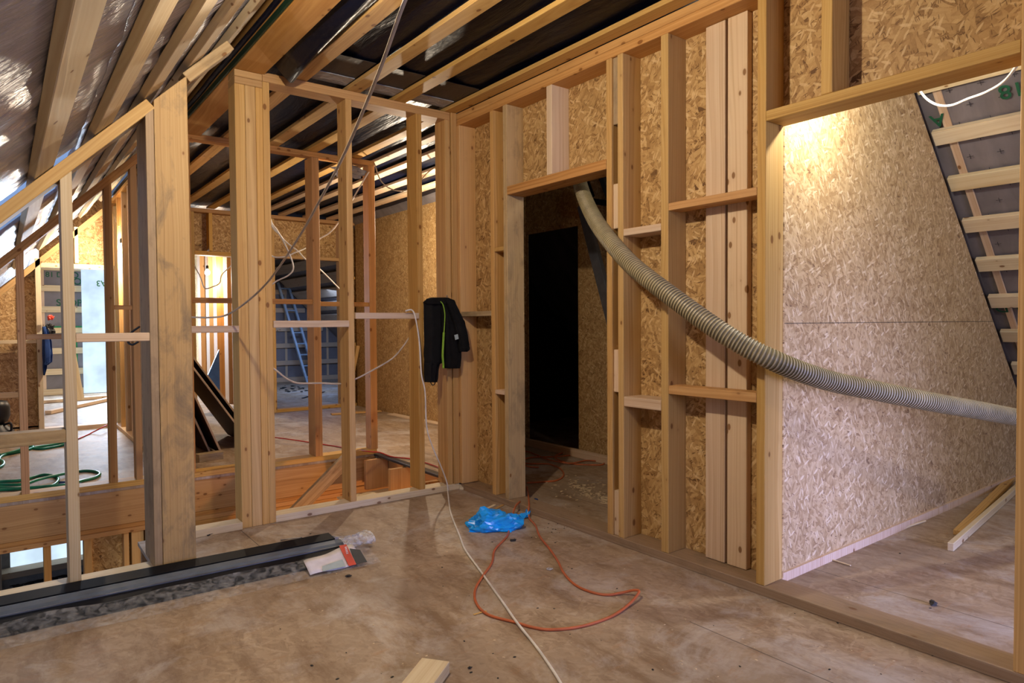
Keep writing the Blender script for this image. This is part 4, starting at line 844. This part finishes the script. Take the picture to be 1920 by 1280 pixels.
def scatter(name, pts, size, mat, label, cat):
    bm = bmesh.new()
    for p in pts:
        s = size * random.uniform(.4, 1.3); a = random.uniform(0, math.pi)
        r = bmesh.ops.create_icosphere(bm, subdivisions=1, radius=s)
        for v in r['verts']:
            q = v.co; v.co = Vector(((q.x * 1.6 * math.cos(a) - q.y * math.sin(a)), (q.x * 1.6 * math.sin(a) + q.y * math.cos(a)), q.z * .35 + s * .3)) + p
    me = bpy.data.meshes.new(name); bm.to_mesh(me); bm.free(); return tag(link(name, me, mat), label, cat, kind='stuff')
R = random.Random(3)
scatter('wood_shavings', [at(R.gauss(1100, 40), R.gauss(918, 12) - 0, 'z', 0) for _ in range(90)] + [at(1072 + 70 * u + R.gauss(0, 5), 905 + 38 * u + R.gauss(0, 5), 'z', 0) for u in [R.random() for _ in range(160)]], 0.009, 'dust', 'pale wood shavings scattered on the corridor floor', 'shavings')
scatter('floor_crumbs', [at(R.uniform(520, 1700), R.uniform(985, 1275), 'z', 0) for _ in range(110)], 0.0035, 'dust', 'pale sawdust crumbs over the room floor', 'crumbs')
scatter('dark_crumbs', [at(R.uniform(380, 1800), R.uniform(985, 1275), 'z', 0) for _ in range(60)] + [at(R.gauss(1060, 30), R.gauss(985, 12), 'z', 0) for _ in range(40)], 0.004, 'dark', 'dark crumbs over the room floor', 'crumbs')
scatter('sill_rubble', [Vector((R.uniform(0.0, 1.0), R.uniform(9.45, 9.6), -1.72)) for _ in range(60)], 0.03, 'dark', 'rubble under the lower window', 'rubble')
scatter('far_rubble', [at(R.uniform(524, 575), R.uniform(722, 735), 'z', 0) for _ in range(30)], 0.03, 'dark', 'dark bits on the blue-lit floor by the ladder', 'rubble')
# blue bag
t = empty('blue_bag', at(928, 990, 'z', 0), 'crumpled bright blue plastic bag on the floor before the door opening', 'bag')
def bag():
    bm = bmesh.new(); bmesh.ops.create_icosphere(bm, subdivisions=4, radius=1)
    for v in bm.verts:
        d = v.co.normalized(); n1 = mnoise.noise(d * 1.6 + Vector((1.7, 0, 0))); n2 = abs(mnoise.noise(d * 3.6 + Vector((0, 5, 0)))); n3 = abs(mnoise.noise(d * 8.5))
        h = .92 + .34 * n1 + .30 * n2 - .22 * n3
        v.co = Vector((d.x * .165, d.y * .105, max(-.0, d.z * .085 + .028))) * 1.0
        v.co.x *= h; v.co.y *= h; v.co.z *= h * 1.05
    for f in bm.faces: f.smooth = False
    me = bpy.data.meshes.new('bag_body'); bm.to_mesh(me); bm.free(); o = link('bag_body', me, 'blue', t)
    o.rotation_euler = (0, 0, -0.6)
    P = [at(950, 972, 'z', .04), at(965, 968, 'z', .02), at(978, 968, 'z', .015), at(986, 965, 'z', .02), at(991, 958, 'z', .03)]
    bm = bmesh.new(); G = []
    for i, p in enumerate(smooth_path(P, 5)):
        w = .05 - .0017 * i; G.append([bm.verts.new(p - t.location + Vector((-.5 * w * k, .8 * w * k, .012 * math.sin(i * .9 + k * 2)))) for k in (-1, -.5, 0, .5, 1)])
    for i in range(len(G) - 1):
        for k in range(4): bm.faces.new((G[i][k], G[i][k + 1], G[i + 1][k + 1], G[i + 1][k]))
    r = bmesh.ops.extrude_face_region(bm, geom=bm.faces[:])
    for v in [g for g in r['geom'] if isinstance(g, bmesh.types.BMVert)]: v.co.z += 0.003
    me = bpy.data.meshes.new('twisted_tail'); bm.to_mesh(me); bm.free(); link('twisted_tail', me, 'blue', t)
bag()
crumple('plug', at(957, 977, 'z', .02), 0.022, 'greentape', 'small green plug end beside the blue bag', 'plug', 3.1, (1, 1, .9), 2)
# jacket
def cloth(name, rows, par, mat='cloth', thick=.05, y=4.205, fold=.012, seed=0.0, n=26):
    """rows (py, px_left, px_right): closed rounded sections stacked downwards"""
    rings = []; rows2 = []
    for (a, b) in zip(rows, rows[1:]):
        for k in range(4):
            u = k / 4; rows2.append(tuple(a[i] * (1 - u) + b[i] * u for i in range(3)))
    rows2.append(rows[-1])
    for j, (py, xl, xr) in enumerate(rows2):
        L = at(xl, py, 'y', y); Rr = at(xr, py, 'y', y); r = []
        endt = min(1, (j + .4) / 4.0)
        for k in range(n):
            a = 2 * math.pi * k / n; cx = math.cos(a); sy = math.sin(a)
            sx = math.copysign(abs(cx) ** .7, cx)
            p = L.lerp(Rr, .5 + .5 * sx); q = (.5 + .5 * sx)
            yy = y + sy * thick * .5 * (.35 + .65 * endt)
            if sy < 0: yy += fold * math.sin(q * 17 + seed + .4 * math.sin(j * .5)) * endt + fold * .7 * mnoise.noise(Vector((q * 5 + seed, j * .35, 0)))
            r.append(Vector((p.x, yy, p.z)) - par.location)
        rings.append(r)
    return loft(name, rings, mat, par)
t = empty('work_jacket', (2.60, 4.20, 0.83), 'black work jacket with lime zip hanging on the cross wall corner', 'jacket')
cloth('left_front', [(563, 797, 826), (566, 795, 832), (590, 795, 832), (640, 796, 832), (668, 796, 831), (679, 796, 829), (682, 796, 822), (700, 796, 819), (716, 797, 817)], t, seed=.5, thick=.08)
cloth('right_front', [(558, 826, 840), (563, 820, 849), (580, 822, 856), (600, 826, 862), (640, 829, 863), (660, 830, 862), (680, 831, 861), (690, 832, 859)], t, seed=2.1, thick=.10, y=4.195)
cloth('sleeve', [(560, 832, 843), (570, 836, 852), (585, 842, 859), (597, 846, 866), (602, 848, 869), (620, 852, 874), (640, 857, 877), (650, 858, 878.5), (655, 859, 878), (659, 860, 872)], t, seed=4.4, thick=.09, y=4.150)
cloth('collar', [(557.5, 808, 838), (560, 800, 842), (565, 797, 846), (570, 800, 846)], t, seed=1.4, thick=.07, y=4.175, fold=.004)
def jp(px, py, y): return at(px, py, 'y', y) - t.location
tube('zip', [jp(826, 565, 4.135), jp(831, 572, 4.128), jp(834, 590, 4.126), jp(833, 615, 4.126), jp(832, 625, 4.126)], .004, 'lime', parent=t)
o = tube('zip_lining', [jp(832, 623, 4.128), jp(831, 645, 4.124), jp(830, 665, 4.124), jp(831, 680, 4.126), jp(831.5, 690, 4.13)], .0085, 'lime', parent=t)
quad3('badge', [jp(852, 628, 4.095), jp(858.5, 626, 4.095), jp(860, 635, 4.095), jp(854, 637, 4.095)], 'patch', t, .004)
tube('cord_loop', [jp(807, 715, 4.19), jp(810, 721, 4.17), jp(814, 721, 4.17), jp(816, 716, 4.18)], .004, 'black', parent=t)
tube('hanger_nail', [jp(838, 553, 4.27), jp(838, 556, 4.16)], .004, 'nail', parent=t, n=2)
# blue overalls at the far left
t = empty('blue_overalls', (0.43, 9.60, 0.9), 'dark blue clothing hanging on the far left doorway stud', 'clothing')
cloth('trouser_leg', [(612, 79, 86), (620, 79, 90), (640, 79, 97), (665, 79, 99), (678, 80, 98), (684, 80, 90)], t, 'navy', .10, 9.56, .02, .3)
cloth('lower_leg', [(640, 79, 90), (670, 80, 90), (690, 80, 88), (703, 81, 84)], t, 'navy', .08, 9.60, .02, 1.3)
o = crumple('gloves', (0.455, 9.55, 1.44), .055, 'red', 'x', 'x', 3.4, (.8, .5, .7), 3); del o['label']; del o['category']; o.parent = t; o.location = Vector((0.455, 9.55, 1.36)) - t.location; o['label'] = 'red and white gloves'
o = crumple('hood', (0.43, 9.55, 1.24), .075, 'black', 'x', 'x', 5.4, (.8, .5, 1.0), 3); del o['label']; del o['category']; o.parent = t; o.location = Vector((0.45, 9.55, 1.22)) - t.location
# black machine at the left edge
t = empty('machine', (-0.07, 9.05, 0), 'black rounded machine on the floor at the left edge', 'machine')
def drum(name, prof, mat, par, off=(0, 0, 0)):
    return loft(name, [[Vector((r * math.cos(k * math.pi / 12) + off[0], r * math.sin(k * math.pi / 12) + off[1], z)) for k in range(24)] for z, r in prof], mat, par)
drum('motor_housing', [(0.22, .06), (0.235, .10), (0.30, .125), (0.40, .125), (0.455, .10), (0.47, .04)], 'black', t)
drum('base', [(0.03, .10), (0.035, .17), (0.09, .175), (0.15, .14), (0.20, .09), (0.225, .07)], 'black', t)
drum('foot', [(0, .10), (0.03, .10)], 'dkgrey', t)
tube('handle', [(.06, -.05, .20), (.12, -.09, .22), (.13, -.09, .16), (.11, -.09, .10)], .012, 'black', parent=t)
quad3('rating_plate', [(-.02, -.178, .06), (.06, -.168, .06), (.05, -.15, .13), (-.02, -.158, .13)], 'paper', t, .002)
# leaning panels
GP = 'brown panels leaning against the side wall'
for i, (xf, yy0, ln, m, l) in enumerate([(1.58, 6.95, 1.2, 'brown', 'innermost brown panel leaning on the side wall'), (1.66, 6.85, 1.25, 'brown', 'second brown panel leaning on the side wall'),
                            (2.02, 7.10, 1.2, 'brown', 'third brown panel leaning at a flatter angle'), (2.10, 7.16, 1.3, 'brown', 'outermost brown panel leaning at the flattest angle')]):
    top = 1.272 + i * .028; h = [0.80, 0.92, 1.06, 1.14][i]
    e = empty('brown_fibreboard', (xf, yy0, 0), l, 'panel', GP)
    a = Vector((0, 0, .012)); b = Vector((top - xf, 0, h)); nrm = Vector((h, 0, xf - top)).normalized()
    d = (b - a).normalized()
    bm = bmesh.new(); th = .018; V = []
    for p in (a, b):
        for y in (0.003, .9):
            for s in (0, 1): V.append(bm.verts.new(p + Vector((0, y, 0)) + nrm * th * s))
    for f in ((0, 1, 3, 2), (4, 6, 7, 5), (0, 4, 5, 1), (2, 3, 7, 6), (0, 2, 6, 4), (1, 5, 7, 3)): bm.faces.new([V[k] for k in f])
    bmesh.ops.recalc_face_normals(bm, faces=bm.faces[:]); me = bpy.data.meshes.new('panel_sheet'); bm.to_mesh(me); bm.free(); link('panel_sheet', me, m, e)
    o = beam('raw_edge', a + nrm * .009 + Vector((0, -.004, 0)), b + nrm * .009 + Vector((0, -.004, 0)), .012, .018, 'grey', up=tuple(nrm), parent=e)
    o.matrix_parent_inverse = Matrix.Identity(4); o.matrix_basis = frame(a + nrm * .009, d, nrm)
    o['label'] = 'light raw edge'
beam('wood_block', (1.40, 6.62, .035), (1.62, 6.66, .035), .10, .07, 'grey', 'short timber block at the foot of the leaning panels', 'block')
beam('wood_lath', (1.50, 6.25, .008), (1.66, 6.12, .008), .025, .012, 'warm', 'small stick lying before the leaning panels', 'lath')
# blue roll and ladder beyond
_p = [at(411, 655, 'y', 10.30), at(413, 748, 'y', 10.30), at(398, 748, 'y', 10.30), at(376, 735, 'y', 10.30)]
tag(prism('blue_board', [(_p[0].x, _p[0].z), (_p[1].x, 0.001), (_p[2].x, 0.001), (_p[3].x, _p[3].z)], .03, 'y', 10.30, 'bluepan'), 'blue board corner leaning on the orange-lit studs', 'board')
t = empty('ladder', at(578, 716, 'z', 0), 'aluminium ladder leaning beyond the inner frame stud', 'ladder')
a0 = at(576, 717, 'z', 0.0); top = at(521, 530, 'y', a0.y + .45)
a1 = at(588, 716, 'z', 0.0); a1 = a0 + (a1 - a0).normalized() * .24; top1 = top + (a1 - a0)
def lb(name, p, q, a, b, up=(0, 1, 0), m='alu'):
    o = beam(name, p - t.location, q - t.location, a, b, m, up=up, parent=t); o.matrix_parent_inverse = Matrix.Identity(4); o.matrix_basis = frame(p - t.location, q - p, Vector(up)); return o
lb('rail', a0, top, .045, .07); lb('rail', a1, top1, .045, .07)
for k in range(9):
    u = (k + .5) / 9; lb('rung', a0.lerp(top, u), a1.lerp(top1, u), .03, .03, (0, 0, 1))
# far room planks
beam('loose_plank', (0.50, 11.6, .03), (1.95, 13.9, .03), .09, .05, 'pale', 'long plank lying askew on the floor beyond the far left doorway', 'plank')
beam('loose_plank', (0.40, 13.3, .03), (1.5, 13.5, .03), .12, .05, 'pale', 'plank lying by the gable beyond the far left doorway', 'plank')
beam('leaning_board', (1.0, 12.9, .05), (0.83, 13.1, 1.40), .10, .04, 'cream', 'white board leaning beyond the far left doorway', 'board', up=(0, 1, 0))
beam('loose_plank', (4.25, 8.35, .012), (4.30, 7.0, .012), .12, .02, 'pale', 'flat plank at the foot of the long strand board wall', 'plank')
beam('loose_plank', (3.62, 8.9, .012), (4.3, 8.75, .012), .10, .02, 'warm', 'plank on the far room floor near the strand board wall', 'plank')
beam('metal_strip', (4.05, 11.2, .01), (4.75, 12.0, .01), .04, .01, 'dkgrey', 'dark strip on the blue-lit floor by the ladder', 'strip')
# corridor
beam('loose_plank', (4.27, 5.9, .035), (4.24, 3.2, .035), .05, .07, 'pale', 'pale plank along the foot of the corridor wall', 'plank')
t = empty('metal_profiles', (3.9, 3.9, 1.3), 'two metal profiles leaning in the corridor behind the hose', 'profiles')
def mp(name, p, q, a, b, m):
    o = beam(name, p - t.location, q - t.location, a, b, m, up=(0, 1, 0), parent=t); o.matrix_parent_inverse = Matrix.Identity(4); o.matrix_basis = frame(p - t.location, q - p, Vector((0, 1, 0)))
mp('profile', at(1092, 385, 'x', 4.1), at(1150, 610, 'x', 3.9), .05, .09, 'steel'); mp('profile', at(1094, 340, 'x', 4.15), at(1106, 372, 'x', 4.15), .05, .09, 'blackgloss')
mp('crossbar', at(1104, 376, 'x', 4.2), at(1160, 384, 'x', 4.2), .05, .05, 'blackgloss')
mp('slanting_bar', at(1124, 315, 'x', 4.25), at(1150, 385, 'x', 4.25), .07, .05, 'dkgrey')
